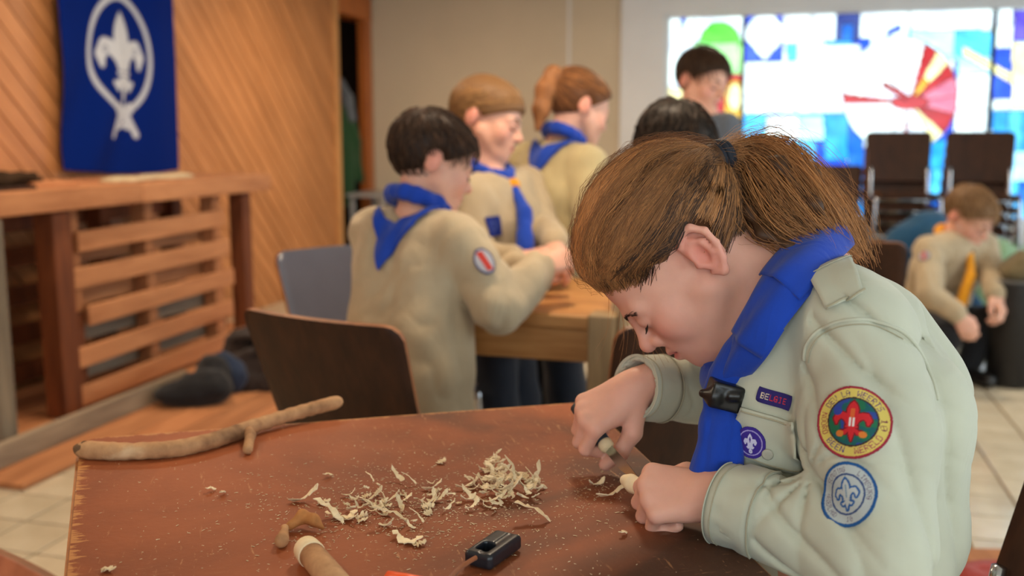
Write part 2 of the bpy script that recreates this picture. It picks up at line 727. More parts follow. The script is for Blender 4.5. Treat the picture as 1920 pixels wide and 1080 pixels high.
cand, rest = [], []
nu, nv = int((U_R - U_L) / TS), int((V_B - V_F) / TS)
for i in range(nu):
    for j in range(nv):
        u, v_ = U_L + (i + 0.5) * TS, V_F + (j + 0.5) * TS
        c = W(u, v_, 0)
        x, y, d = proj(c)
        vis = d > 0.3 and ((-80 < x < 230 and 820 < y < 1160) or (1700 < x < 2000 and 660 < y < 1160) or (850 < x < 1180 and 640 < y < 800))
        (cand if vis else rest).append((d, c))
cand.sort(key=lambda q: q[0])
rest += cand[290:]
for d, c in cand[:290]:
    o = bpy.data.objects.new('tile', tile_me)
    COL.objects.link(o)
    o.location = c + Vector((0, 0, random.uniform(-0.0006, 0.0006)))
    o.rotation_euler = (0, 0, -TH)
    put(o, floor)
mt = MB()
for d, c in rest:
    mt.box(c + Vector((0, 0, -0.006)), (TS - 0.010, TS - 0.010, 0.012), ROOM)
o = mt.build('distant_tiles', M_tile, floor)
o['kind'] = 'stuff'

# ---- ceiling
m = MB()
rbox(m, U_L - 1.2, U_R + 0.3, V_F - 0.3, V_B + 0.3, Z_C, Z_C + 0.1)
struct(m.build('ceiling', M_ceil), 'plain white ceiling', 'ceiling')

# ---- left wall: diagonal pine boards
V_END = 7.66
m = MB()
rbox(m, U_L - 0.14, U_L - 0.012, V_F, V_END, 0, Z_C)
wall_left = struct(m.build('wall_left', M_backing), 'wall clad in diagonal varnished pine boards', 'wall')
def clip(poly, a, b, c):
    """keep a*x+b*y<=c"""
    out = []
    for i in range(len(poly)):
        p, q = poly[i], poly[(i + 1) % len(poly)]
        dp, dq = a * p[0] + b * p[1] - c, a * q[0] + b * q[1] - c
        if dp <= 0:
            out.append(p)
        if dp * dq < 0:
            t_ = dp / (dp - dq)
            out.append((p[0] + (q[0] - p[0]) * t_, p[1] + (q[1] - p[1]) * t_))
    return out
PW_ = 0.150
k = int(V_F / PW_) - 1
while k * PW_ < V_END + Z_C:
    c0, c1 = k * PW_ + 0.006, (k + 1) * PW_ - 0.006
    k += 1
    rect = [(V_F, 0), (V_END - 0.06, 0), (V_END - 0.06, Z_C), (V_F, Z_C)]
    pl = clip(clip(rect, 1, 1, c1), -1, -1, -c0)
    if len(pl) < 3:
        continue
    cv_ = sum(p[0] for p in pl) / len(pl)
    cz_ = sum(p[1] for p in pl) / len(pl)
    cc = W(U_L - 0.006, cv_, cz_)
    # local frame: z along the board, x across, y into the room
    along = (W(0, 1, -1) - W(0, 0, 0)).normalized()
    nrm = (W(1, 0, 0) - W(0, 0, 0)).normalized()
    acr = nrm.cross(along)
    R = Matrix((acr, nrm, along)).transposed()
    jit = random.uniform(-0.0015, 0.0015)
    vs = []
    for (dv, dd) in ((0, -0.006), (1, 0.008)):
        for p in pl:
            q = W(U_L - 0.006 + 0, p[0], p[1]) - cc
            vs.append(R.transposed() @ (q + nrm * (dd + jit)))
    n_ = len(pl)
    me = bpy.data.meshes.new('plank')
    me.from_pydata([tuple(x) for x in vs], [], [tuple(range(n_)), tuple(range(2 * n_ - 1, n_ - 1, -1))] + [(i, (i + 1) % n_, n_ + (i + 1) % n_, n_ + i) for i in range(n_)])
    o = link('plank', me, M_panel)
    o.location = cc
    o.rotation_euler = R.to_euler()
    put(o, wall_left)
rpart('end_board', mat_wood('pale_edge_wood', srgb(196, 140, 84), srgb(214, 160, 100), scale=(9, 9, 0.9), rough=0.45, bump=0.05, rand=0.03), wall_left, U_L - 0.15, U_L + 0.03, V_END - 0.06, V_END, 0, Z_C, bev=0.004)

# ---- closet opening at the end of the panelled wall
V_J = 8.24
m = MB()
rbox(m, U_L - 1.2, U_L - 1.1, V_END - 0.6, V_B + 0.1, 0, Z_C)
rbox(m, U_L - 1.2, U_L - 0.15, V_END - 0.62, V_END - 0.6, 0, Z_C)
rbox(m, U_L - 1.1, U_L - 0.06, V_B - 0.025, V_B - 0.005, 0, Z_C)  # dark panel added before the beige wall as painted shade
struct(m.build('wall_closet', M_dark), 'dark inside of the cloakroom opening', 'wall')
d1 = empty('trim_1', W(U_L, V_J, 0))
struct(d1, 'orange wooden frame around the cloakroom opening', 'door frame')
rpart('jamb', M_trimwood, d1, U_L - 0.06, U_L + 0.02, V_J, V_B - 0.03, 0, 2.2, bev=0.004)
rpart('header', M_trimwood, d1, U_L - 0.16, U_L + 0.025, V_END, V_B - 0.03, 2.2, Z_C, bev=0.004)

# ---- back wall around the stained glass
u0, u1, z0, z1 = SG['u0'], SG['u1'], SG['z0'], SG['z1']
m = MB()
rbox(m, U_L - 1.2, u0 - 0.36, V_B, V_B + 0.2, 0, Z_C)
wall_back = struct(m.build('wall_back', M_beige), 'plain beige plaster wall behind the children', 'wall')
m = MB()
rbox(m, u0 - 0.36, u0, V_B - 0.02, V_B + 0.2, 0, Z_C)
rbox(m, u0, u1, V_B - 0.02, V_B + 0.2, z1, Z_C)
rbox(m, u0, u1, V_B - 0.02, V_B + 0.2, 0, z0)
rbox(m, u1, U_R + 0.2, V_B - 0.02, V_B + 0.2, 0, Z_C)
struct(m.build('wall_window', M_white), 'white painted wall framing the stained glass window', 'wall')
rpart('panel_joint', M_white, wall_back, -1.72, -1.70, V_B - 0.006, V_B, 0, Z_C)

# ---- right wall with clear windows, front wall (behind the photographer)
m = MB()
vs_ = [V_F] + [q for ab in SIDE for q in ab] + [V_B]
for a, b in zip(vs_[0::2], vs_[1::2]):
    rbox(m, U_R, U_R + 0.2, a, b, 0, Z_C)
for a, b in SIDE:
    rbox(m, U_R, U_R + 0.2, a, b, 0, SZ0)
    rbox(m, U_R, U_R + 0.2, a, b, SZ1, Z_C)
struct(m.build('wall_right', M_white), 'white wall with clear windows', 'wall')
for i, (a, b) in enumerate(SIDE):
    w = empty('window_%d' % (i + 2), W(U_R, (a + b) / 2, SZ0))
    struct(w, 'clear daylight window in the white side wall', 'window')
    fm = MB()
    for q in ((a, a + 0.06), (b - 0.06, b), ((a + b) / 2 - 0.03, (a + b) / 2 + 0.03)):
        rbox(fm, U_R + 0.05, U_R + 0.11, q[0], q[1], SZ0, SZ1)
    rbox(fm, U_R + 0.05, U_R + 0.11, a, b, SZ0, SZ0 + 0.06)
    rbox(fm, U_R + 0.05, U_R + 0.11, a, b, SZ1 - 0.06, SZ1)
    fm.build('window_frame', M_white, w)
m = MB()
us_ = [U_L - 0.2] + [q for ab in FRONT for q in ab] + [U_R + 0.2]
for a, b in zip(us_[0::2], us_[1::2]):
    rbox(m, a, b, V_F - 0.2, V_F, 0, Z_C)
for i, (a, b) in enumerate(FRONT):
    rbox(m, a, b, V_F - 0.2, V_F, 0, SZ0)
    rbox(m, a, b, V_F - 0.2, V_F, SZ1, Z_C)
    w = empty('window_%d' % (i + 6), W((a + b) / 2, V_F, SZ0))
    struct(w, 'clear daylight window behind the photographer', 'window')
    fm = MB()
    for q in ((a, a + 0.06), (b - 0.06, b), ((a + b) / 2 - 0.03, (a + b) / 2 + 0.03)):
        rbox(fm, q[0], q[1], V_F - 0.11, V_F - 0.05, SZ0, SZ1)
    rbox(fm, a, b, V_F - 0.11, V_F - 0.05, SZ0, SZ0 + 0.06)
    rbox(fm, a, b, V_F - 0.11, V_F - 0.05, SZ1 - 0.06, SZ1)
    fm.build('window_frame', M_white, w)
struct(m.build('wall_front', M_beige), 'beige wall behind the photographer', 'wall')

# ---- stained glass window
win = empty('window_1', W((u0 + u1) / 2, V_B, z0))
struct(win, 'bright stained glass window with blue, white and red panes', 'window')
CS = 0.012
GU, GZ = int((u1 - u0) / CS), int((z1 - z0) / CS)
uu = u0 + (np.arange(GU) + 0.5) * CS
zz = z0 + (np.arange(GZ) + 0.5) * CS
Ug, Zg = np.meshgrid(uu, zz, indexing='ij')
vv = V_B + 0.06
Xw, Yw = Ug * UX + vv * VX, Ug * UY + vv * VY
dep = Yw * _cp - (Zg - CAM_H) * _sp
PXg = 960 + FPX * Xw / dep
PYg = 540 - FPX * (Yw * _sp + (Zg - CAM_H) * _cp) / dep
lab = np.full(Ug.shape, -1)
GLASS = dict(white=(.36, .365, .37), pale=(.30, .56, .72), cyan=(.012, .20, .52), blue=(.004, .045, .40), navy=(.02, .03, .13),
             deep=(.006, .08, .34), red=(.28, .003, .006), orange=(.42, .045, .008), yellow=(.52, .26, .01), cream=(.62, .50, .24),
             pink=(.42, .09, .14), green=(.07, .36, .03), lime=(.26, .52, .19), violet=(.06, .035, .30), sky=(.05, .32, .62))
pane_col = []
def paint(mask, colname):
    if mask.any():
        lab[mask] = len(pane_col)
        pane_col.append(colname)
def R_(x0, y0, x1, y1, colname, extra=None):
    mk = (PXg >= x0) & (PXg < x1) & (PYg >= y0) & (PYg < y1)
    if extra is not None:
        mk &= extra
    paint(mk, colname)
rs = random.Random(5)
# lower field and everything right of the frame: mosaic of blues
ys = [-20, 55, 112, 208, 262, 318, 372, 430, 520]
x = 1225.0
while x < 2700:
    wd = rs.choice((44, 52, 60))
    for a, b in zip(ys[:-1], ys[1:]):
        low = a >= 205
        R_(x, a, x + wd, b, rs.choice(('cyan', 'sky', 'cyan', 'deep', 'pale', 'blue', 'sky') if low else ('white', 'white', 'pale', 'blue', 'white', 'sky')))
    x += wd
# left light
R_(1200, -10, 1300, 165, 'white')
R_(1276, -10, 1312, 60, 'blue', (PXg - 1276) < (60 - PYg) * 0.45)
R_(1300, 25, 1393, 80, 'white')
dome = (PXg - 1350) ** 2 / 40 ** 2 + (PYg - 85) ** 2 / 45 ** 2 < 1
R_(1300, 80, 1393, 140, 'lime')
paint(dome & (PYg < 85), 'green')
R_(1312, 80, 1386, 138, 'lime')
R_(1290, 140, 1393, 152, 'red')
R_(1200, 165, 1290, 205, 'cream')
R_(1200, 205, 1393, 290, 'orange')
R_(1300, 152, 1358, 215, 'orange')
paint((PXg > 1300) & (PXg < 1393) & (PYg > 152) & (PYg < 240) & ((PXg - 1310) ** 2 + (PYg - 165) ** 2 > 45 ** 2), 'red')
paint(((PXg - 1378) / 20) ** 2 + ((PYg - 195) / 45) ** 2 < 1, 'yellow')
paint(((PXg - 1378) / 13) ** 2 + ((PYg - 182) / 26) ** 2 < 1, 'cream')
R_(1358, 254, 1393, 290, 'yellow')
# second light, rows of panes
R_(1394, 20, 1468, 116, 'blue')
paint((PXg > 1396) & (PXg < 1468) & (np.abs(PXg - 1434) * 1.15 + np.abs(PYg - 62) < 52), 'white')
R_(1469, 20, 1521, 81, 'white')
R_(1522, 18, 1567, 77, 'white')
R_(1567, 20, 1612, 77, 'navy')
R_(1578, 45, 1600, 77, 'deep')
R_(1612, 12, 1704, 72, 'white')
R_(1706, 5, 1859, 56, 'white')
R_(1706, 56, 1790, 105, 'pale')
R_(1790, 56, 1859, 105, 'sky')
R_(1475, 82, 1495, 116, 'sky')
R_(1494, 80, 1548, 156, 'white')
R_(1494, 156, 1545, 212, 'white')
R_(1394, 116, 1492, 212, 'white')
R_(1548, 78, 1600, 112, 'sky')
R_(1394, 214, 1434, 266, 'sky')
R_(1436, 218, 1498, 262, 'white')
R_(1498, 218, 1545, 262, 'pale')
R_(1546, 212, 1590, 300, 'cyan')
R_(1590, 212, 1640, 330, 'deep')
R_(1395, 266, 1470, 330, 'cyan')
R_(1620, 262, 1660, 330, 'white')
R_(1795, 105, 1859, 140, 'pale')
R_(1795, 140, 1859, 205, 'white')
R_(1790, 205, 1859, 252, 'white')
R_(1775, 252, 1859, 330, 'deep')
R_(1800, 256, 1830, 300, 'cyan')
# the wheel
cx, cy = 1706, 186
cr = 108.0
ddx, ddy = PXg - 1688, PYg - 178
wheel = ddx ** 2 + ddy ** 2 < cr ** 2
ang = np.degrees(np.arctan2(-(PYg - cy - 6), PXg - cx)) % 360
for a0, a1, cn in ((62, 76, 'red'), (76, 130, 'white'), (130, 172, 'white'), (172, 181, 'red'), (181, 240, 'white'), (240, 258, 'white'), (258, 266, 'red'), (266, 300, 'white'), (300, 318, 'cream'), (318, 345, 'red'), (345, 368 - 360, 'pink'), (8, 30, 'pink'), (30, 45, 'red'), (45, 62, 'cream')):
    mk = wheel & (((ang >= a0) & (ang < a1)) if a0 < a1 else ((ang >= a0) | (ang < a1)))
    paint(mk, cn)
paint(wheel & (ang >= 45) & (ang < 62) & ((PXg - cx) ** 2 + (PYg - cy) ** 2 < 48 ** 2), 'yellow')
paint((PXg > 1545) & (PXg < 1612) & (PYg > 84) & (PYg < 212) & ~wheel, 'white')
paint((PXg - cx) ** 2 / 36 ** 2 + (PYg - cy - 6) ** 2 / 14 ** 2 < 1, 'red')
paint((PXg > 1655) & (PXg < 1700) & (np.abs(PYg - 160 - (PXg - 1660) * 0.55) < 6), 'red')
paint((PXg > 1662) & (PXg < 1690) & (np.abs(PYg - 64 + (PXg - 1662) * 0.5) < 6), 'blue')
# right light
R_(1860, 2, 1899, 90, 'white')
R_(1900, 20, 1960, 78, 'violet')
R_(1861, 90, 1897, 204, 'blue')
R_(1897, 80, 1960, 205, 'cream')
R_(1861, 186, 1897, 204, 'white')
paint((PXg > 1805) & (PXg < 1897) & (np.abs(PYg - 100 - (PXg - 1815) * 0.58) < 10), 'cream')
R_(1861, 206, 1960, 284, 'cyan')
R_(1890, 206, 1916, 284, 'sky')
R_(1861, 284, 1960, 340, 'pale')

gmats = {}
def glass_mat(cn):
    if cn in gmats:
        return gmats[cn]
    mt_ = bpy.data.materials.new('glass_' + cn)
    mt_.use_nodes = True
    nt = mt_.node_tree
    nt.nodes.clear()
    o_ = nt.nodes.new('ShaderNodeOutputMaterial')
    tr = nt.nodes.new('ShaderNodeBsdfTransparent')
    gl = nt.nodes.new('ShaderNodeBsdfGlossy')
    gl.inputs['Roughness'].default_value = 0.15
    mx = nt.nodes.new('ShaderNodeMixShader')
    mx.inputs[0].default_value = 0.04
    c = GLASS[cn] if cn == 'white' else tuple(q * 3.9 / SKY * (1.0 if cn in ('cream', 'pale', 'lime') else 0.95) for q in GLASS[cn])
    tx = nt.nodes.new('ShaderNodeTexCoord')
    nz = nt.nodes.new('ShaderNodeTexNoise')
    nz.inputs['Scale'].default_value = 9.0
    nz.inputs['Detail'].default_value = 3.0
    rp = nt.nodes.new('ShaderNodeValToRGB')
    rp.color_ramp.elements[0].position, rp.color_ramp.elements[1].position = 0.3, 0.7
    rp.color_ramp.elements[0].color = (c[0] * .7, c[1] * .7, c[2] * .8, 1)
    rp.color_ramp.elements[1].color = (min(1, c[0] * 1.2 + .01), min(1, c[1] * 1.3 + .01), min(1, c[2] * 1.15 + .01), 1)
    nt.links.new(tx.outputs['Object'], nz.inputs['Vector'])
    nt.links.new(nz.outputs['Fac'], rp.inputs[0])
    nt.links.new(rp.outputs[0], tr.inputs[0])
    nt.links.new(tr.outputs[0], mx.inputs[1])
    nt.links.new(gl.outputs[0], mx.inputs[2])
    nt.links.new(mx.outputs[0], o_.inputs[0])
    gmats[cn] = mt_
    return mt_
# the three tall lights are divided by mullions
mull_u = [UV(PW(q, 150, V_B + 0.06))[0] for q in (1393, 1859)]
mull_u += [mull_u[1] + 1.9]
for li in range(len(pane_col)):
    mk = lab == li
    ii, jj = np.nonzero(mk)
    if len(ii) < 6:
        continue
    # merge cells into vertical runs
    vs, fs = [], []
    for i in np.unique(ii):
        js = np.sort(jj[ii == i])
        br = np.nonzero(np.diff(js) > 1)[0]
        st = np.concatenate([[0], br + 1])
        en = np.concatenate([br, [len(js) - 1]])
        for a, b in zip(st, en):
            ua, ub = u0 + i * CS, u0 + (i + 1) * CS
            za, zb = z0 + js[a] * CS, z0 + (js[b] + 1) * CS
            k0 = len(vs)
            vs += [W(ua, vv, za), W(ub, vv, za), W(ub, vv, zb), W(ua, vv, zb)]
            fs.append((k0, k0 + 1, k0 + 2, k0 + 3))
    me = bpy.data.meshes.new('pane')
    ctr = W(u0 + (ii.mean() + .5) * CS, vv, z0 + (jj.mean() + .5) * CS)
    me.from_pydata([tuple(q - ctr) for q in vs], [], fs)
    o = link('pane', me, glass_mat(pane_col[li]), win, loc=ctr, fix=False)
lead = MB()
def came(ua, ub, za, zb):
    if ub - ua < 1e-6:
        rbox(lead, ua - 0.003, ua + 0.003, vv - 0.006, vv + 0.006, za, zb)
    else:
        rbox(lead, ua, ub, vv - 0.006, vv + 0.006, za - 0.003, za + 0.003)
for i in range(1, GU):
    ch = np.nonzero(lab[i] != lab[i - 1])[0]
    if len(ch):
        for r in np.split(ch, np.nonzero(np.diff(ch) > 1)[0] + 1):
            came(u0 + i * CS, u0 + i * CS, z0 + r[0] * CS, z0 + (r[-1] + 1) * CS)
for j in range(1, GZ):
    ch = np.nonzero(lab[:, j] != lab[:, j - 1])[0]
    if len(ch):
        for r in np.split(ch, np.nonzero(np.diff(ch) > 1)[0] + 1):
            came(u0 + r[0] * CS, u0 + (r[-1] + 1) * CS, z0 + j * CS, z0 + j * CS)
lead.build('lead_came', M_lead, win)
for q in mull_u:
    rpart('mullion', M_lead, win, q - 0.014, q + 0.014, vv - 0.02, vv + 0.02, z0, z1)
fr = MB()
rbox(fr, u0, u1, V_B - 0.03, V_B + 0.14, z0, z0 + 0.03)
rbox(fr, u0, u0 + 0.03, V_B + 0.02, V_B + 0.14, z0, z1)
rbox(fr, u0, u1, V_B + 0.02, V_B + 0.14, z1 - 0.03, z1)
fr.build('window_frame', M_white, win)

# ---- ceiling lamps
M_lampglow = bpy.data.materials.new('warm_lamp_glass')
M_lampglow.use_nodes = True
pb = M_lampglow.node_tree.nodes['Principled BSDF']
pb.inputs['Emission Color'].default_value = (1, .72, .42, 1)
pb.inputs['Emission Strength'].default_value = 4.0
lampnames = ['warm round ceiling lamp over the panelled wall, nearest the photographer', 'warm round ceiling lamp above the pallet bar', 'warm round ceiling lamp near the cloakroom opening', 'warm round ceiling lamp behind the photographer', 'warm round ceiling lamp above the crafting tables', 'warm round ceiling lamp in front of the beige wall', 'warm round ceiling lamp above the crouching boy']
for (lu, lv, pw), ln in zip(LAMPS, lampnames):
    e = tag(empty('ceiling_lamp', W(lu, lv, Z_C)), ln, 'lamp', 'round ceiling lamps')
    q = MB().lathe(W(lu, lv, Z_C - 0.035), [(0.19, 0), (0.20, 0.01), (0.20, 0.035)], 28)
    q.build('housing', M_white, e, True)
    q = MB().lathe(W(lu, lv, Z_C - 0.06), [(0.10, 0), (0.16, 0.008), (0.178, 0.026)], 28)
    q.build('diffuser', M_lampglow, e, True)
    l = bpy.data.lights.new('lamp_light', 'AREA')
    l.shape = 'DISK'
    l.size = 0.34
    l.energy = pw
    l.color = (1.0, 0.79, 0.56)
    lo = bpy.data.objects.new('lamp_light', l)
    COL.objects.link(lo)
    lo.location = W(lu, lv, Z_C - 0.065)
    put(lo, e)

# ================================================================== FURNITURE AND THINGS
TZ = 0.76                                                       # table height
M_ply = mat_wood('brown_plywood', srgb(40, 22, 12), srgb(62, 35, 20), scale=(8, 8, 0.8), rough=0.58, bump=0.05, rand=0.12, gs=10, spec=0.25)
M_plyedge = mat_wood('plywood_edge', srgb(120, 70, 34), srgb(150, 92, 50), scale=(6, 6, 6), rough=0.5, bump=0.05, rand=0.05)
M_chrome = mat_plain('chrome', srgb(190, 192, 196), 0.16, 0.5, 1.0, var=0.03)
M_black = mat_plain('black_plastic', srgb(18, 18, 20), 0.35, 0.5, var=0.1)
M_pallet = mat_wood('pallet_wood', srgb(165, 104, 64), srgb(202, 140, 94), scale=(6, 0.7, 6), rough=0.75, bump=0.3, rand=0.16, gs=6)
M_palletv = mat_wood('pallet_wood_upright', srgb(152, 94, 56), srgb(190, 128, 84), scale=(6, 6, 0.7), rough=0.75, bump=0.3, rand=0.16, gs=6)
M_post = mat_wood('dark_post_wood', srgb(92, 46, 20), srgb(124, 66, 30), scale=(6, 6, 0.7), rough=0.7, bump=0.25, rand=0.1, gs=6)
M_grey = mat_wood('grey_old_wood', srgb(120, 104, 88), srgb(158, 140, 118), scale=(6, 0.7, 6), rough=0.8, bump=0.3, rand=0.1, gs=6)
M_greyv = mat_wood('grey_old_post', srgb(112, 100, 86), srgb(148, 134, 114), scale=(6, 6, 0.7), rough=0.8, bump=0.3, rand=0.1, gs=6)

# ---- carving table -------------------------------------------------
tBL, tBR = PZ(146, 822, TZ), PZ(1102, 752, TZ)
ex = (tBR - tBL)
ex.z = 0
tw = ex.length
ex.normalize()
ey = Vector((ex.y, -ex.x, 0))                                   # towards the camera
TD = 0.98
TM = Matrix(((ex.x, -ey.x, 0, tBL.x), (ex.y, -ey.y, 0, tBL.y), (0, 0, 1, 0), (0, 0, 0, 1)))     # x along the back edge, y away from the camera
def rrect(w, d, r, n=6, ox=0, oy=0):
    out = []
    for cx_, cy_, a0 in ((w - r, r, -90), (w - r, d - r, 0), (r, d - r, 90), (r, r, 180)):
        for i in range(n + 1):
            a = math.radians(a0 + 90 * i / n)
            out.append((cx_ + r * math.cos(a) + ox, cy_ + r * math.sin(a) + oy))
    return out
table = tag(empty('carving_table', tBL + ex * tw / 2 + ey * TD / 2 - Vector((0, 0, TZ))), 'worn reddish-brown table with rounded corners in the foreground, covered in shavings', 'table')
t = NT('worn_table_top')
tc = t.node('ShaderNodeTexCoord')
sep = t.node('ShaderNodeSeparateXYZ')
t.link(tc.outputs['Object'], sep.inputs[0])
vb = tc.outputs['Object']
nb = t.noise(vb, 3.5, 5, 0.6, 0.4)
base = t.ramp(nb, [(0.3, srgb(122, 62, 32)), (0.5, srgb(148, 78, 42)), (0.72, srgb(168, 92, 52))])
# dark wear on the working side, with the shadow near the hands painted in
wn = t.noise(vb, 2.2, 4, 0.6, 0.5)
mx = t.node('ShaderNodeMapRange')
mx.inputs['From Min'].default_value, mx.inputs['From Max'].default_value = 0.28, 0.56
t.link(sep.outputs[0], mx.inputs[0])
mm = t.node('ShaderNodeMath', operation='MULTIPLY')
t.link(mx.outputs[0], mm.inputs[0])
t.link(t.ramp(wn, [(0.36, (0, 0, 0)), (0.58, (1, 1, 1))]), mm.inputs[1])
base = t.mix(mm.outputs[0], base, srgb(74, 48, 34))
maskn = t.ramp(t.noise(vb, 5.0, 3), [(0.38, (0.08, 0.08, 0.08)), (0.62, (1, 1, 1))])
# fine pale scratches, two directions
for sc_, rot, thr in (((60, 7, 1), (0, 0, 0.1), 0.62), ((9, 70, 1), (0, 0, -0.25), 0.64), ((16, 60, 1), (0, 0, 0.9), 0.66), ((38, 44, 1), (0, 0, 0.7), 0.66)):
    nn = t.noise(t.coord(sc_, rot), 3.0, 5, 0.7, 0.5)
    base = t.mix(t.mix(1.0, t.ramp(nn, [(thr, (0, 0, 0)), (thr + 0.05, (0.7, 0.7, 0.7))]), maskn, 'MULTIPLY'), base, srgb(198, 146, 102))
# laminate worn through along the left edge
en = t.noise(t.coord((10, 70, 1)), 1.6, 4, 0.7)
ad = t.node('ShaderNodeMath', operation='MULTIPLY_ADD')
ad.inputs[1].default_value = 0.085
ad.inputs[2].default_value = -0.034
t.link(en, ad.inputs[0])
lt = t.node('ShaderNodeMath', operation='LESS_THAN')
xe = t.node('ShaderNodeMath', operation='MULTIPLY_ADD')
xe.inputs[1].default_value = 0.115
t.link(sep.outputs[1], xe.inputs[0])
t.link(sep.outputs[0], xe.inputs[2])
t.link(xe.outputs[0], lt.inputs[0])
t.link(ad.outputs[0], lt.inputs[1])
base = t.mix(lt.outputs[0], base, srgb(186, 128, 74))
ad2 = t.node('ShaderNodeMath', operation='MULTIPLY_ADD')
ad2.inputs[1].default_value = 0.03
ad2.inputs[2].default_value = -0.007
t.link(t.noise(t.coord((40, 10, 1)), 1.6, 4, 0.7), ad2.inputs[0])
lt2 = t.node('ShaderNodeMath', operation='LESS_THAN')
neg = t.node('ShaderNodeMath', operation='MULTIPLY')
neg.inputs[1].default_value = -1.0
t.link(sep.outputs[1], neg.inputs[0])
t.link(neg.outputs[0], lt2.inputs[0])
t.link(ad2.outputs[0], lt2.inputs[1])
base = t.mix(lt2.outputs[0], base, srgb(190, 134, 84))
t.col(base)
t.rough(0.6, 0.28)
t.bump(t.noise(vb, 130, 4), 0.2, 0.002)
M_ttop = t.m
def tbuild(mb, name, mat, parent):
    me = bpy.data.meshes.new(name)
    me.from_pydata([(v[0] + v[1] * (.115 * (1 - v[0] / tw) - .063 * v[0] / tw), -v[1], v[2]) for v in mb.v], [], mb.f)   # the top tapers a little towards the camera
    o = link(name, me, mat)
    o.location, o.rotation_euler = TM.to_translation(), TM.to_euler()
    put(o, parent)
    return o
poly = rrect(tw, TD, 0.035)
tbuild(MB().prism(rrect(tw - 0.008, TD - 0.008, 0.033, ox=0.004, oy=0.004), 0.002, Matrix.Translation((0, 0, TZ - 0.002))), 'table_top', M_ttop, table)
tbuild(MB().prism(poly, 0.026, Matrix.Translation((0, 0, TZ - 0.0285))), 'edge_band', mat_wood('table_edge_wood', srgb(140, 84, 40), srgb(186, 122, 66), scale=(4, 4, 20), rough=0.5, bump=0.1, rand=0.02), table)
fm = MB()
for a in ((0.06, 0.06, tw - 0.06, 0.085), (0.06, TD - 0.085, tw - 0.06, TD - 0.06), (0.06, 0.085, 0.085, TD - 0.085), (tw - 0.085, 0.085, tw - 0.06, TD - 0.085)):
    fm.box(((a[0] + a[2]) / 2, (a[1] + a[3]) / 2, TZ - 0.06), (a[2] - a[0], a[3] - a[1], 0.06))
tbuild(fm, 'apron', M_chrome, table)
for lx in (0.085, tw - 0.085):
    for ly in (0.085, TD - 0.085):
        tbuild(MB().lathe((lx, ly, 0), [(0.018, 0), (0.018, TZ - 0.03)], 14), 'leg', M_chrome, table)

# ---- plywood stacking chair ----------------------------------------
def panel(name, parent, w0, w1, y_fn, n=14, mth=16, th=0.009, r=0.035, mat=None):
    """curved plywood shell: x across, s in 0..1 along; y_fn(s) -> (y, z, bulge)"""
    cols = []
    def pt(x, s_):
        y, z, b = y_fn(s_)
        return Vector((x, y + b * (1 - (2 * x / max(w0, w1)) ** 2), z))
    vs, fs = [], []
    ring = []
    for j in range(mth + 1):
        s_ = 0.5 - 0.5 * math.cos(PI * j / mth)
        w_ = w0 + (w1 - w0) * s_
        L = 0.36
        dj = min(s_, 1 - s_) * L
        wc = w_ - 2 * (r - math.sqrt(max(r * r - (r - min(dj, r)) ** 2, 0)))
        for i in range(n + 1):
            vs.append(pt((i / n - 0.5) * wc, s_))
    for j in range(mth):
        for i in range(n):
            a = j * (n + 1) + i
            fs.append((a, a + 1, a + n + 2, a + n + 1))
    me = bpy.data.meshes.new(name)
    me.from_pydata([tuple(v_) for v_ in vs], [], fs)
    fix_normals(me)
    # thickness
    me.update()
    nm = [Vector(v_.normal) for v_ in me.vertices]
    nv_ = len(vs)
    vs2 = [vs[i] + nm[i] * th / 2 for i in range(nv_)] + [vs[i] - nm[i] * th / 2 for i in range(nv_)]
    fs2 = [tuple(f) for f in fs] + [tuple(i + nv_ for i in reversed(f)) for f in fs]
    border = [i for i in range(n + 1)] + [j * (n + 1) + n for j in range(1, mth + 1)] + [mth * (n + 1) + i for i in range(n - 1, -1, -1)] + [j * (n + 1) for j in range(mth - 1, 0, -1)]
    ne = len(fs2)
    for a, b in zip(border, border[1:] + border[:1]):
        fs2.append((a, b, b + nv_, a + nv_))
    me2 = bpy.data.meshes.new(name)
    me2.from_pydata([tuple(v_) for v_ in vs2], [], fs2)
    fix_normals(me2)
    me2.materials.append(mat or M_ply)
    me2.materials.append(M_plyedge)
    for i, p in enumerate(me2.polygons):
        p.use_smooth = i < ne
        p.material_index = 1 if i >= ne else 0
    o = link(name, me2, None, fix=False)
    put(o, parent)
    return o
def make_chair():
    e = empty('plywood_chair', (0, 0, 0))
    ys = lambda s_: (0.20 - 0.40 * s_, 0.45 - 0.03 * s_ + 0.02 * (2 * s_ - 1) ** 2 - (0.03 if s_ == 0 else 0), 0.0)
    panel('seat', e, 0.40, 0.38, ys)
    yb = lambda s_: (-0.185 - 0.115 * s_, 0.53 + 0.325 * s_, -0.028)
    panel('backrest', e, 0.385, 0.425, yb, th=0.011)
    for sx in (-1, 1):
        MB().tube(catmull([(sx * 0.21, 0.22, 0.0), (sx * 0.195, 0.19, 0.40), (sx * 0.19, 0.16, 0.43), (sx * 0.185, -0.12, 0.415), (sx * 0.18, -0.17, 0.45), (sx * 0.178, -0.205, 0.62)], 24), 0.0105, 8).build('side_frame', M_chrome, e, True)
        MB().tube(catmull([(sx * 0.215, -0.27, 0.0), (sx * 0.195, -0.16, 0.30), (sx * 0.187, -0.10, 0.418)], 10), 0.0105, 8).build('leg', M_chrome, e, True)
    MB().tube([(-0.19, 0.155, 0.425), (0.19, 0.155, 0.425)], 0.009, 8).build('cross_bar', M_chrome, e, True)
    MB().tube([(-0.187, -0.12, 0.412), (0.187, -0.12, 0.412)], 0.009, 8).build('cross_bar', M_chrome, e, True)
    return e
chair0 = make_chair()
used_chair = [False]
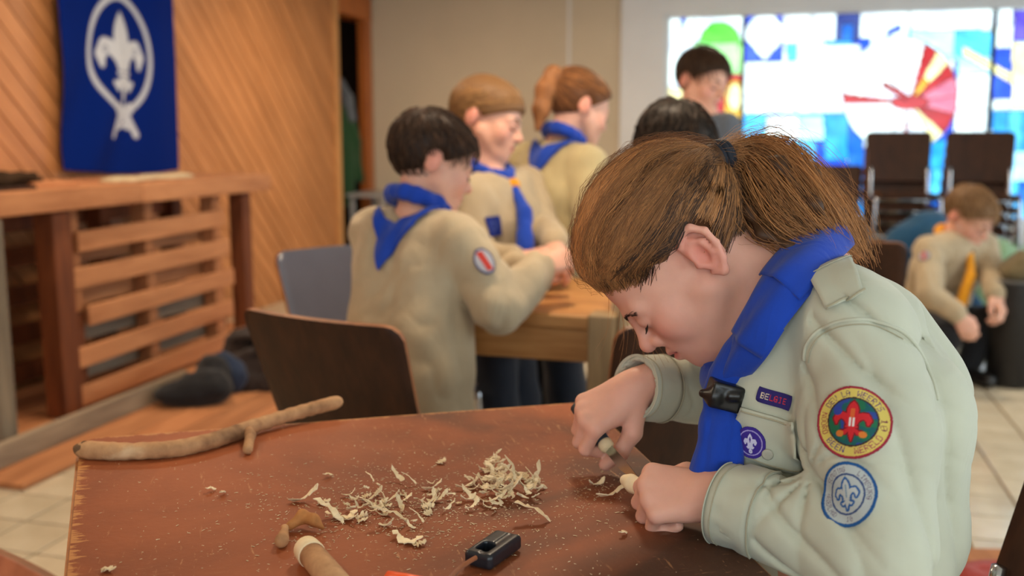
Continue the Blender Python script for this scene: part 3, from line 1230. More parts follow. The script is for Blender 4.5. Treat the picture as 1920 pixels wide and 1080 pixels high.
def place_chair(loc, rz, label, group=None):
    c = copy_tree(chair0) if used_chair[0] else chair0
    used_chair[0] = True
    return c, loc, rz, label, group
def chair_at(loc, ang, label, group='brown plywood chairs'):
    """ang: direction the sitter faces, degrees from +x"""
    CHAIRS.append((Vector(loc), math.radians(ang - 90), label, group))
CHAIRS = []
bk = lambda x, y, D, ang: (lambda p: Vector((p.x + 0.30 * math.cos(math.radians(ang)), p.y + 0.30 * math.sin(math.radians(ang)), 0)))(P(x, y, D))
chair_at(bk(596, 590, 1.98, 58), 58, 'brown plywood chair behind the near table, its back in front of the dark-haired boy')
chair_at(bk(625, 480, 3.2, -48), -48, 'chair with a shiny bluish-reflecting backrest at the dark-haired boy\'s left')
chair_at(bk(1335, 600, 1.95, 112), 112, 'dark brown chair half hidden behind the carving child\'s right arm')
chair_at(bk(1580, 462, 3.45, 60), 60, 'dark brown chair showing only a back corner behind the ponytail')
chair_at(Vector((.505, 1.095, 0)), 190, 'dark brown chair the carving girl sits on, its back cut off by the right edge')
chair_at(bk(-45, 1058, 0.83, 235), 235, 'reddish chair whose top edge peeks in at the bottom left corner')
for sx_, n_, pos in ((1692, 6, 'left'), (1838, 6, 'right'), (1556, 3, 'low')):
    for i in range(n_):
        p = PW(sx_, 300, 7.05)
        nm = {'left': 'left-hand tall stack before the stained glass', 'right': 'right-hand tall stack before the stained glass', 'low': 'lower stack partly hidden by the ponytail'}[pos]
        CHAIRS.append((Vector((p.x, p.y, 0.076 * i)) + Vector((VX, VY, 0)) * (-0.028 * i), math.radians(-90 - 14.7 - 90 + (3 if pos == 'left' else -4)) , (['topmost', 'second from top', 'third from top', 'fourth from top', 'fifth from top', 'lowest'][n_ - 1 - i if i else 5]) + ' chair of the ' + nm, 'chairs stacked before the window'))
copies = [chair0] + [copy_tree(chair0) for _ in CHAIRS[1:]]
for c_, (loc, rz, label, group) in zip(copies, CHAIRS):
    c_.location = loc
    c_.rotation_euler = (0, 0, rz)
    tag(c_, label, 'chair', group)
# bluish window reflection painted into that chair's colour, on a smoother finish; the corner chair is a lighter red stain
M_ply2 = mat_wood('red_plywood', srgb(150, 84, 56), srgb(178, 104, 72), scale=(8, 8, 0.8), rough=0.5, bump=0.05, rand=0.05)
for ch in [x for x in bpy.data.objects if x.parent == copies[5] and x.name.split('.')[0] in ('seat', 'backrest')]:
    ch.data = ch.data.copy()
    ch.data.materials[0] = M_ply2
M_ply3 = mat_plain('painted_reflection_grey', srgb(96, 98, 112), 0.22, 0.6, var=0.04)
for ch in [x for x in bpy.data.objects if x.parent == copies[1] and x.name.split('.')[0] in ('seat', 'backrest')]:
    ch.data = ch.data.copy()
    ch.data.materials[0] = M_ply3

# ---- pallet bar ------------------------------------------------------
bar = tag(empty('pallet_bar', W(-3.1, 4.25, 0)), 'rustic bar counter made of reclaimed wooden pallets along the panelled wall', 'bar counter')
BF = -2.9
PLT = 0.025
def slat(u, v0, v1, z0, z1, tilt=0.0, mat=None, th=0.022, name='slat'):
    m_ = MB()
    ln = v1 - v0
    m_.box((0, 0, 0), (th, ln, z1 - z0), None, 0.003)
    me = bpy.data.meshes.new(name)
    me.from_pydata(m_.v, [], m_.f)
    o = link(name, me, mat or M_pallet)
    o.location = W(u, (v0 + v1) / 2, (z0 + z1) / 2)
    o.rotation_euler = (Matrix.Rotation(-TH, 3, 'Z') @ Matrix.Rotation(tilt, 3, 'X')).to_euler()
    put(o, bar)
    return o
# counter boards
slat(BF + 0.07, 2.2, 4.02, 0.905, 0.995, 0, th=0.03, name='counter_front')
slat(BF + 0.07, 4.025, 5.24, 0.902, 0.992, -0.004, th=0.03, name='counter_front')
for i in range(4):
    m_ = MB()
    m_.box((0, 0, 0), (0.135, 3.0, 0.024), None, 0.003)
    me = bpy.data.meshes.new('counter_board')
    me.from_pydata(m_.v, [], m_.f)
    o = link('counter_board', me, M_pallet)
    o.location = W(BF - 0.02 - i * 0.14, 3.72 + (i % 2) * 0.02, 0.985)
    o.rotation_euler = (0, 0, -TH)
    put(o, bar)
# posts
rpart('post', M_post, bar, BF - 0.05, BF + 0.05, 3.46, 3.57, PLT, 0.90, bev=0.005)
rpart('post', M_post, bar, BF - 0.05, BF + 0.04, 4.99, 5.08, PLT, 0.90, bev=0.005)
rpart('post', M_post, bar, BF - 0.50, BF - 0.40, 3.46, 3.57, PLT, 0.97, bev=0.005)
rpart('post', M_post, bar, BF - 0.50, BF - 0.40, 4.99, 5.08, PLT, 0.97, bev=0.005)
rpart('post', M_greyv, bar, BF + 0.10, BF + 0.18, 2.96, 3.04, 0, 0.905, bev=0.005)
# front pallet: uprights and slats
for a, b, z_ in ((3.60, 3.69, 0.45), (4.16, 4.23, PLT), (4.76, 4.84, PLT)):
    rpart('stringer', M_palletv, bar, BF - 0.09, BF - 0.01, a, b, z_, 0.90, bev=0.004)
rpart('stringer', M_post, bar, BF - 0.09, BF - 0.01, 3.60, 3.69, PLT, 0.44, bev=0.004)
for zc, a, b, tl in ((0.765, 3.64, 4.82, 0.012), (0.605, 3.60, 4.86, 0.004), (0.435, 3.68, 4.90, 0.010), (0.262, 3.58, 4.88, 0.012), (0.09, 3.60, 5.02, 0.006)):
    slat(BF + 0.012, a, b, zc - 0.044, zc + 0.044, tl)
# rear boards of the pallet and the inner pallet
for zc, a, b, tl in ((0.69, 3.62, 4.80, 0.0), (0.50, 3.66, 4.85, 0.01), (0.33, 3.60, 4.84, -0.01), (0.16, 3.6, 5.0, 0.0)):
    slat(BF - 0.11, a, b, zc - 0.04, zc + 0.04, tl, M_grey if zc in (0.33, 0.16) else M_pallet)
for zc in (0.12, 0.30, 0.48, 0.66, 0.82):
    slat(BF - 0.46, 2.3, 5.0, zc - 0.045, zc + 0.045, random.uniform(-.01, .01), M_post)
for a in (2.9, 4.3):
    rpart('stringer', M_post, bar, BF - 0.45, BF - 0.36, a, a + 0.08, PLT, 0.96, bev=0.004)
# ground boards
slat(BF + 0.24, 2.6, 4.05, PLT, PLT + 0.09, 0.0, M_grey, th=0.03, name='kick_board')
# wooden base under the bar
base_ = tag(empty('wooden_platform', W(-2.75, 4.0, 0)), 'low floor of loose wooden boards under the pallet bar', 'platform')
for i in range(9):
    a = U_L + 0.06 + i * 0.162
    m_ = MB()
    L_ = 2.9 - 0.12 * (i % 3) - (0.5 if i > 5 else 0)
    m_.box((0, 0, 0), (0.155, L_, 0.022), None, 0.003)
    me = bpy.data.meshes.new('board')
    me.from_pydata(m_.v, [], m_.f)
    o = link('board', me, M_pallet)
    o.location = W(a + 0.08, 2.75 + L_ / 2 + (0.6 if i > 5 else 0), 0.012)
    o.rotation_euler = (0, 0, -TH)
    put(o, base_)
# things on the counter
M_bark = mat_plain('dark_bark', srgb(58, 40, 24), 0.9, 0.2, var=0.35, scale=18, bump=0.6, bscale=50)
S = SDF()
cn = lambda v_, u_, z_: W(BF + u_, v_, z_)
S.chain([cn(2.75, -0.1, 1.03), cn(3.05, -0.12, 1.05), cn(3.3, -0.05, 1.035), cn(3.58, -0.1, 1.03)], [0.03, 0.034, 0.03, 0.014], 0.02)
S.chain([cn(3.05, -0.12, 1.05), cn(3.18, -0.15, 1.11), cn(3.22, -0.2, 1.15)], [0.03, 0.022, 0.012], 0.02)
S.chain([cn(3.3, -0.05, 1.035), cn(3.42, 0.0, 1.05)], [0.028, 0.02], 0.02)
S.disp(lambda Q: 0.006 * vnoise(Q * 28))
tag(sdf_obj('driftwood', S, 0.008, M_bark), 'gnarled dark driftwood branch on the left end of the bar', 'branch')
o = MB()
rbox(o, BF - 0.16, BF + 0.02, 2.9, 3.42, 0.998, 1.012, 0.003)
tag(o.build('wood_offcut', M_ply), 'flat dark wooden board under the driftwood on the bar', 'board')
o = MB()
rbox(o, BF - 0.22, BF - 0.06, 3.5, 3.78, 0.998, 1.016, 0.003)
tag(o.build('wood_offcut', M_pallet), 'short pale wooden offcut lying on the bar counter', 'board')
S = SDF()
for i in range(9):
    S.ell(W(BF - 0.05 + 0.02 * math.sin(i), 3.98 + i * 0.07, 1.002), (0.05, 0.05, 0.018), None, 0.03)
S.keep(s_plane((0, 0, -1), (0, 0, 0.9975)), 0.004)
S.disp(lambda Q: 0.005 * vnoise(Q * 20))
tag(sdf_obj('cream_cloth', S, 0.008, mat_cloth('cream_cloth', srgb(206, 184, 146))), 'crumpled cream cloth on the bar below the blue banner', 'cloth')

# bags and shoes on the floor near the bar
M_blk = mat_cloth('black_fabric', srgb(26, 26, 30), fold=0.4)
M_bluebag = mat_cloth('blue_black_fabric', srgb(40, 52, 76), fold=0.4)
def heap(name, pts, rads, mat, label, cat, amp=0.02, zmin=0.0, h=0.012, sc=11):
    S = SDF()
    for p, r in zip(pts, rads):
        S.ell(p, r, None, 0.05)
    S.disp(lambda Q: amp * vnoise(Q * sc) + amp * 0.5 * vnoise(Q * sc * 2.3, 3))
    S.keep(s_plane((0, 0, -1), (0, 0, zmin)), 0.006)
    S.lo, S.hi = S.lo - amp, S.hi + amp
    return tag(sdf_obj(name, S, h, mat), label, cat)
fp = lambda x, y, z=0.0: PZ(x, y, z)
b0 = fp(330, 765, 0.023)
b1 = fp(420, 745, 0.023)
heap('boot', [b0 + Vector((0.0, 0.05, 0.05)), b0 + Vector((0.12, 0.08, 0.07)), b1 + Vector((-0.06, 0.05, 0.09))], [(0.11, 0.08, 0.05), (0.12, 0.09, 0.075), (0.09, 0.09, 0.10)], M_blk, 'black boot lying on the boards in front of the bar', 'boot', 0.012, 0.023)
b2 = fp(400, 748, 0.023)
heap('blue_bag', [b2 + Vector((0.02, 0.12, 0.09))], [(0.10, 0.06, 0.10)], M_bluebag, 'small dark blue bag standing between boot and jacket heap', 'bag', 0.015, 0.023)
b3 = fp(470, 750, 0.0)
heap('jacket_heap', [b3 + Vector((-0.05, 0.22, 0.10)), b3 + Vector((0.12, 0.25, 0.16)), b3 + Vector((0.05, 0.16, 0.04)), b3 + Vector((-0.1, 0.36, 0.17)), b3 + Vector((0.16, 0.2, 0.06))], [(0.16, 0.12, 0.09), (0.16, 0.14, 0.13), (0.22, 0.10, 0.06), (0.12, 0.10, 0.12), (0.2, 0.12, 0.07)], mat_cloth('dark_brown_fabric', srgb(44, 32, 28), fold=0.4), 'heap of dark jackets on the floor beside the brown chair', 'jackets', 0.03, 0.022)

# green coat hanging in the cloakroom
S = SDF()
cb = lambda u_, v_, z_: W(U_L + u_, v_, z_)
S.chain([cb(-0.16, 8.02, 1.62), cb(-0.14, 7.98, 1.35), cb(-0.12, 7.98, 1.0), cb(-0.12, 7.98, 0.72)], [0.05, 0.10, 0.125, 0.12], 0.03)
S.chain([cb(-0.1, 8.04, 1.5), cb(-0.02, 8.05, 1.15), cb(0.02, 8.02, 0.85)], [0.05, 0.055, 0.045], 0.02)
S.disp(lambda Q: 0.018 * vnoise(Q * np.array([14, 14, 4], dtype=F32)))
coat = tag(sdf_obj('green_coat', S, 0.012, mat_cloth('green_coat', srgb(38, 70, 40), fold=0.5)), 'dark green coat hanging in the cloakroom opening', 'coat')
S = SDF()
S.chain([cb(-0.12, 8.0, 1.66), cb(-0.06, 7.98, 1.52), cb(-0.02, 7.99, 1.36)], [0.035, 0.055, 0.04], 0.03)
sdf_obj('hood', S, 0.01, mat_cloth('grey_hood', srgb(96, 100, 106), fold=0.3), coat)
MB().tube(catmull([cb(-0.16, 8.02, 1.66), cb(-0.17, 8.08, 1.72), cb(-0.16, 8.13, 1.70)], 8), 0.006, 8).build('hanging_loop', M_black, coat, True)
o = MB()
rbox(o, U_L + 0.02, U_L + 0.35, 7.75, 8.3, 0.70, 0.73, 0.004)
for a, b in ((0.04, 7.78), (0.31, 7.78), (0.04, 8.25), (0.31, 8.25)):
    rbox(o, U_L + a, U_L + a + 0.03, b, b + 0.03, 0, 0.70)
tag(o.build('side_shelf', mat_plain('grey_laminate', srgb(150, 152, 154), 0.4)), 'small pale grey shelf table below the green coat', 'shelf')

# ---- blue banner with the lily emblem --------------------------------
def sd_cap(x, y, ax, ay, bx, by, ra, rb):
    dx, dy = bx - ax, by - ay
    t_ = np.clip(((x - ax) * dx + (y - ay) * dy) / (dx * dx + dy * dy + 1e-9), 0, 1)
    return np.hypot(x - ax - t_ * dx, y - ay - t_ * dy) - (ra + t_ * (rb - ra))
def lily(x, y):
    """signed distance-like field of a lily emblem, height about -1..1 (negative inside)"""
    ax_ = np.abs(x)
    d = sd_cap(ax_, y, 0, 0.25, 0.0, 0.55, 0.25, 0.25)
    # pointed petal: two arcs meeting at the tip
    R2 = 0.9
    petal = np.maximum(np.hypot(ax_ + 0.64, y - 0.36) - R2, -1e3)
    petal = np.where(y > -0.30, petal, 1.0)
    waist = sd_cap(ax_, y, 0, 0.1, 0, -0.55, 0.16, 0.10)
    # side petals
    pts = [(0.13, -0.28), (0.20, 0.0), (0.36, 0.22), (0.55, 0.24), (0.68, 0.06), (0.66, -0.16)]
    rr = [0.08, 0.12, 0.165, 0.17, 0.14, 0.06]
    side = np.full(x.shape, 9.0)
    for i in range(5):
        side = np.minimum(side, sd_cap(ax_, y, *pts[i], *pts[i + 1], rr[i], rr[i + 1]))
    bar_ = np.maximum(ax_ - 0.28, np.abs(y + 0.32) - 0.055)
    tail = sd_cap(ax_, y, 0, -0.45, 0, -0.96, 0.18, 0.03)
    tl = np.minimum(sd_cap(ax_, y, 0.08, -0.42, 0.28, -0.58, 0.08, 0.11), sd_cap(ax_, y, 0.28, -0.58, 0.40, -0.52, 0.10, 0.05))
    out = petal
    for e_ in (waist, side, bar_, tail, tl):
        out = np.minimum(out, e_)
    return out
def grid_mesh(name, X, Y, Z, nx, ny, rgb):
    V = np.stack([X, Y, Z], -1).reshape(-1, 3)
    i, j = np.meshgrid(np.arange(nx - 1), np.arange(ny - 1), indexing='ij')
    a = (i * ny + j).ravel()
    Fq = np.stack([a, a + ny, a + ny + 1, a + 1], 1)
    me = np_mesh(name, V, Fq)
    set_col(me, rgb.reshape(-1, 3))
    return me
fb0, fb1 = 4.27, 5.27
FZ0, FZ1 = 1.03, 2.36
nx, ny = 160, 210
s_ = np.linspace(0, 1, nx)[:, None] * np.ones((1, ny))
q_ = np.linspace(0, 1, ny)[None, :] * np.ones((nx, 1))
vvv = fb0 + (fb1 - fb0) * s_ + 0.012 * np.sin(q_ * 3)
zzz = FZ0 + (FZ1 - FZ0) * q_ + 0.03 * (0.35 - s_) * (1 - q_) - 0.02 * np.sin(s_ * 3.1) * (1 - q_)
fold = 0.018 * np.sin(s_ * 17 + 5.0 * (1 - q_) ** 1.5 * (1 - s_)) * (0.35 + 0.65 * (1 - q_)) + 0.022 * np.sin((s_ - 0.9 * q_) * 15) * np.exp(-((s_ - 0.3) / 0.3) ** 2) * (1 - q_)
uuu = U_L + 0.075 + fold
ex_, ey_ = (vvv - (fb0 + 0.49)) , (zzz - 1.640)
ring = np.abs(np.hypot(ex_ / 0.250, ey_ / 0.300) - 1.0) * 0.295
rope_twist = 0.5 + 0.5 * np.sin(np.arctan2(ey_ / 0.300, ex_ / 0.250) * 110 + ring * 90)
white = np.array(srgb(206, 208, 212))
blue = np.array(srgb(3, 32, 108))
rgb = np.ones((nx, ny, 3)) * blue
def over(mask, c, a=1.0):
    mk = (mask * a)[..., None]
    rgb[:] = rgb * (1 - mk) + np.array(c) * mk
sm = lambda d_, w_: np.clip(0.5 - d_ / w_, 0, 1)
over(sm(ring - 0.018, 0.006), white, 0.72 + 0.28 * rope_twist)
L = lily(ex_ / 0.245, (ey_ + 0.022) / 0.250)
over(sm(L, 0.04), white)
over(sm(np.abs(np.hypot((np.abs(ex_) - 0.132) / 0.022, (ey_ - 0.022) / 0.024) - 0.6) - 0.3, 0.2), blue, 0.45)
over(sm(np.abs(ey_ + 0.088) - 0.004, 0.004) * (np.abs(ex_) < 0.09), blue, 0.6)
over(sm(np.abs(ey_ + 0.116) - 0.004, 0.004) * (np.abs(ex_) < 0.09), blue, 0.6)
over(sm(np.abs(ex_) - 0.003, 0.004) * (ey_ > 0.0) * (ey_ < 0.28), blue, 0.35)
kn = np.full(ex_.shape, 9.0)
for sg in (-1, 1):
    for a_ in ((0.07, -0.285, -0.045, -0.335), (-0.045, -0.335, 0.05, -0.37), (0.06, -0.34, 0.10, -0.425), (0.0, -0.30, 0.05, -0.35)):
        kn = np.minimum(kn, np.abs(sd_cap(ex_ * sg, ey_, *a_, 0.022, 0.020)) - 0.002 if a_[0] != 0.06 else sd_cap(ex_ * sg, ey_, *a_, 0.014, 0.014))
over(sm(kn - 0.008, 0.006), white, 0.9)
Xf = uuu * UX + vvv * VX
Yf = uuu * UY + vvv * VY
me = grid_mesh('banner', Xf, Yf, zzz, nx, ny, rgb)
flag = link('banner', me, mat_attr('banner_print', 0.9, 0.08, bump=0.2, bscale=500), None, True, fix=False)
md = flag.modifiers.new('thickness', 'SOLIDIFY')
md.thickness = 0.002
tag(flag, 'royal blue banner with a white lily in a rope ring, on the panelled wall', 'banner')
o = MB().tube([W(U_L + 0.055, fb0 - 0.03, FZ1), W(U_L + 0.055, fb1 + 0.03, FZ1)], 0.012, 10).build('hanging_rod', M_trimwood, flag, True)

# ---- the rear crafting table ----------------------------------------
M_oak = mat_wood('oak_table', srgb(168, 112, 60), srgb(200, 146, 88), scale=(0.8, 8, 8), rough=0.45, bump=0.1, rand=0.03)
M_oakv = mat_wood('pale_leg_wood', srgb(150, 122, 88), srgb(178, 148, 108), scale=(8, 8, 0.8), rough=0.6, bump=0.1, rand=0.03)
rc = PZ(1150, 594, TZ)
ra = math.radians(-18)
rt = empty('crafting_table', Vector((rc.x - (0.31 * math.cos(ra) + 0.33 * math.sin(ra)), rc.y - (0.31 * math.sin(ra) - 0.33 * math.cos(ra)), 0)), ra)
tag(rt, 'oak table the children stand around, with thick square legs', 'table')
def rtp(name, mat, c, s, bev=0.004):
    m_ = MB()
    m_.box((0, 0, 0), s, None, bev)
    o = m_.build(name, mat)
    o.location = c
    o.parent = rt
    return o
rtp('table_top', M_oak, (0, 0, TZ - 0.02), (0.62, 0.66, 0.04), 0.006)
rtp('apron', M_oak, (0, -0.29, TZ - 0.085), (0.52, 0.025, 0.09))
rtp('apron', M_oak, (0, 0.29, TZ - 0.085), (0.52, 0.025, 0.09))
rtp('apron', M_oak, (0.26, 0, TZ - 0.085), (0.025, 0.56, 0.09))
rtp('apron', M_oak, (-0.26, 0, TZ - 0.085), (0.025, 0.56, 0.09))
for sx in (-1, 1):
    for sy in (-1, 1):
        rtp('leg', M_oakv, (sx * 0.275, sy * 0.295, (TZ - 0.04) / 2) if not (sx == 1 and sy == -1) else (0.275 + 0.005, -0.300, TZ / 2 + 0.002), (0.068, 0.068, TZ - 0.04) if not (sx == 1 and sy == -1) else (0.072, 0.072, TZ + 0.004), 0.006)

# ---- things at the right --------------------------------------------
bp = PZ(1893, 720, 0)
bin_ = tag(empty('waste_bin', bp), 'tall dark waste bin at the right edge beside the crouching boy', 'bin')
MB().lathe(bp, [(0.10, 0), (0.115, 0.02), (0.125, 0.50), (0.125, 0.52), (0.113, 0.52), (0.105, 0.03)], 28).build('body', mat_plain('dark_bin', srgb(30, 27, 26), 0.5), bin_, True)
MB().tube([bp + Vector((0.121 * math.cos(a), 0.121 * math.sin(a), 0.52)) for a in np.linspace(0, 2 * PI, 29)[:-1]], 0.007, 8, closed=True).build('rim', mat_plain('grey_rim', srgb(100, 98, 96), 0.4), bin_, True)
heap('khaki_bundle', [bp + Vector((0.02, 0.0, 0.56)), bp + Vector((0.05, 0.02, 0.62))], [(0.11, 0.11, 0.07), (0.08, 0.08, 0.05)], mat_cloth('khaki_bundle', srgb(112, 98, 70), fold=0.4), 'crumpled khaki cloth bundle on top of the dark bin', 'cloth', 0.015, 0.522)
gp = PZ(1900, 640, 0.0)
heap('green_bag', [gp + Vector((0.0, 0.30, 0.36)), gp + Vector((0.14, 0.34, 0.32)), gp + Vector((0.0, 0.30, 0.14)), gp + Vector((0.14, 0.30, 0.12))], [(0.17, 0.12, 0.24), (0.14, 0.12, 0.22), (0.18, 0.14, 0.18), (0.16, 0.14, 0.16)], mat_cloth('pale_green_bag', srgb(136, 168, 132), fold=0.4), 'pale green cloth bag on the floor behind the dark bin', 'bag', 0.02)
pp = PZ(1846, 690, 0.004)
m = MB()
m.prism([(-0.13, -0.06), (0.10, -0.07), (0.12, 0.1), (-0.11, 0.13)], 0.003, Matrix.Translation(pp))
tag(m.build('paper_sheet', mat_plain('white_paper', srgb(226, 232, 238), 0.7)), 'white sheet of paper on the floor before the crouching boy', 'paper')
wp = PZ(1835, 1046, 0.012)
m = MB()
m.box(wp, (0.42, 0.09, 0.022), Matrix.Rotation(-0.05, 3, 'Z'), 0.003)
tag(m.build('floor_plank', M_pallet), 'short wooden plank on the floor beside the red bag', 'plank')
rp_ = PZ(1835, 1112, 0.0)
heap('red_bag', [rp_ + Vector((-0.06, 0.0, 0.03)), rp_ + Vector((0.08, -0.02, 0.04)), rp_ + Vector((0.0, -0.1, 0.04))], [(0.10, 0.07, 0.045), (0.12, 0.08, 0.05), (0.16, 0.09, 0.05)], mat_cloth('red_cloth', srgb(158, 52, 42), fold=0.4), 'red cloth bag lying on the floor at the bottom right', 'bag', 0.012)

# ================================================================== PEOPLE
CR, CU, CF = Vector((1, 0, 0)), Vector((0, _sp, _cp)), Vector((0, _cp, -_sp))
def camdir(r, u, d):
    """direction given as right / up / away as seen in the photo"""
    return (CR * r + CU * u + CF * d).normalized()
def frame(fwd, up):
    y = Vector(fwd).normalized()
    z = Vector(up)
    z = (z - y * z.dot(y)).normalized()
    x = y.cross(z)
    return Matrix((x, y, z)).transposed()          # columns x, y, z

# ---- head in its own frame: x right, y forward, z up, metres -----------
def head_sdf(detail=True):
    S = SDF()
    S.ell((0, -.022, .030), (.072, .094, .080))
    S.ell((0, .032, .036), (.058, .052, .056), None, .03)
    S.ell((0, .034, -.028), (.055, .053, .066), None, .03)
    S.cone((0, .015, -.050), (0, .056, -.086), .042, .024, .02)
    for s in (-1, 1):
        S.cone((s * .047, .0, -.042), (s * .020, .055, -.084), .023, .018, .02)
        S.ell((s * .036, .056, -.032), (.024, .023, .026), None, .02)
        S.cone((s * .012, .083, .013), (s * .042, .069, .012), .010, .010, .014)
    for s in (-1, 1):
        S.cut(s_ell((s * .031, .099, -.005), (.019, .018, .015)), .014)
        S.ell((s * .031, .0735, -.004), (.0150, .0145, .0135), None, .004)
    S.cone((0, .085, .006), (0, .104, -.025), .0075, .0085, .012)
    S.ball((0, .1055, -.028), .0098, .008)
    for s in (-1, 1):
        S.ball((s * .0105, .094, -.0325), .0075, .006)
    S.ell((0, .068, -.058), (.030, .026, .028), None, .018)
    S.ball((0, .074, -.090), .017, .018)
    for s in (-1, 1):
        S.cone((0, .0945, -.0555), (s * .020, .082, -.0585), .0058, .003, .005)
        S.cone((0, .0925, -.0665), (s * .017, .082, -.0630), .0066, .003, .005)
    S.cut(s_ell((0, .099, -.0608), (.021, .013, .0014)), .003)
    for s in (-1, 1):
        c = lambda x, y, z: (s * x, -.022 + y, -.010 + z)
        S.ell(c(.074, -.012, 0), (.010, .020, .030), Matrix.Rotation(s * -0.35, 3, 'Z'), .006)
        if detail:
            S.cut(s_ell(c(.089, -.006, -.004), (.011, .011, .015)), .005)
            rim = [(.074, .004, .008), (.077, .001, .024), (.082, -.010, .033), (.087, -.024, .029), (.089, -.031, .013), (.087, -.027, -.006), (.082, -.017, -.022), (.077, -.006, -.032), (.074, .002, -.024)]
            S.chain([c(*q) for q in rim], [.0036, .0044, .0046, .0046, .0044, .0042, .0046, .0064, .004], .003)
            S.chain([c(.081, -.010, .020), c(.084, -.019, .008), c(.083, -.017, -.008), c(.079, -.008, -.018)], [.0034, .004, .004, .0036], .004)
            S.ball(c(.077, .006, -.006), .0046, .004)
    S.lo, S.hi = np.array([-.095, -.125, -.115]), np.array([.095, .12, .115])
    return S
HEAD_HI, HEAD_LO = head_sdf(True), head_sdf(False)
def tf(S, R, o, sc):
    """wrap a local field into the world"""
    Rn, on = np.array(R, dtype=F32), A3(o)
    return lambda Q: S((Q - on) @ Rn / sc, 0.08) * sc
def to_local(V, R, o, sc):
    return (np.asarray(V) - A3(o)) @ np.array(R) / sc
def to_world(L, R, o, sc):
    return np.asarray(L) * sc @ np.array(R).T + A3(o)
SKIN = np.array(srgb(224, 172, 150))
def skin_cols(V, R, o, sc, tone):
    L = to_local(V, R, o, sc)
    c = np.ones((len(L), 3)) * tone
    def blend(w, col):
        w = np.clip(w, 0, 1)[:, None]
        c[:] = c * (1 - w) + np.array(col) * tone / SKIN * w
    g = lambda p, r: np.exp(-(((L - np.array(p)) / np.array(r)) ** 2).sum(1))
    for s in (-1, 1):
        blend(0.55 * g((s * .042, .065, -.03), (.024, .03, .024)), srgb(214, 132, 118))
        blend(0.75 * g((s * .080, -.03, -.010), (.014, .03, .04)), srgb(216, 130, 114))
        blend(0.35 * g((s * .031, .085, -.004), (.018, .02, .012)), srgb(176, 118, 104))
    blend(0.45 * g((0, .108, -.028), (.016, .014, .014)), srgb(216, 134, 120))
    lip = g((0, .094, -.061), (.021, .012, .0085))
    blend(np.clip(lip * 2.2 - 0.7, 0, 0.85), srgb(190, 98, 94))
    return c
M_skin = mat_attr('skin', 0.52, 0.35, sss=0.25, bump=0.06, bscale=350, var=0.06)
M_hair = mat_attr('hair', 0.55, 0.28)
M_hair.node_tree.nodes['Principled BSDF'].inputs['Anisotropic'].default_value = 0.5

# ---- hands ---------------------------------------------------------------
def hand_ops(S, wr, d, zb, side, curls, sc=1.0, thumb=None, k=0.003, arm=None):
    """wr wrist, d towards the knuckles, zb out of the back of the hand, side -1 left / +1 right; curls per finger"""
    y = Vector(d).normalized()
    z = Vector(zb)
    z = (z - y * z.dot(y)).normalized()
    x = y.cross(z) * (1 if side < 0 else -1)       # towards the thumb
    T = lambda a, b, c_: Vector(wr) + (x * a + y * b + z * c_) * sc
    # palm as a fan of bones
    mc = [(.026, .078, .002), (.0085, .082, .004), (-.009, .078, .002), (-.025, .070, -.002)]
    S.cone(T(0, -.02, 0), T(0, .02, 0), .0225 * sc, .024 * sc, .012)
    for (a, b, c_), r in zip(mc, (.0115, .0118, .0112, .0105)):
        S.cone(T(a * .55, .012, -.003), T(a, b, c_), .015 * sc, r * sc, .012)
    S.ell(T(.002, .042, -.010), (.028 * sc, .034 * sc, .013 * sc), Matrix((x, y, z)).transposed(), .012)
    seg = [(.036, .022, .018), (.040, .026, .019), (.037, .024, .018), (.029, .018, .016)]
    rad = [(.0098, .0088, .0082, .0072), (.0100, .0090, .0083, .0073), (.0096, .0086, .0080, .0070), (.0086, .0077, .0071, .0063)]
    for f in range(4):
        p = T(*mc[f])
        ang = 0.0
        spread = (.10, .02, -.05, -.12)[f]
        pts = [p]
        for j in range(3):
            ang += math.radians(curls[f][j])
            dr = (y * math.cos(ang) - z * math.sin(ang)) + x * spread * math.cos(ang) * (0.6 if ang < 1.2 else 0.2)
            p = p + dr.normalized() * seg[f][j] * sc
            pts.append(p)
        for j in range(3):
            S.cone(pts[j], pts[j + 1], rad[f][j] * sc, rad[f][j + 1] * sc, k if j else 0.006)
    th = thumb or [(.020, .018, -.010), (.040, .046, -.020), (.040, .074, -.030), (.028, .096, -.036)]
    S.chain([T(*q) for q in th], [.0165 * sc, .0125 * sc, .0105 * sc, .0088 * sc], .006)
    return T
FIST = [(62, 96, 62)] * 4
RELAX = [(28, 36, 22), (32, 40, 24), (36, 42, 26), (40, 44, 26)]

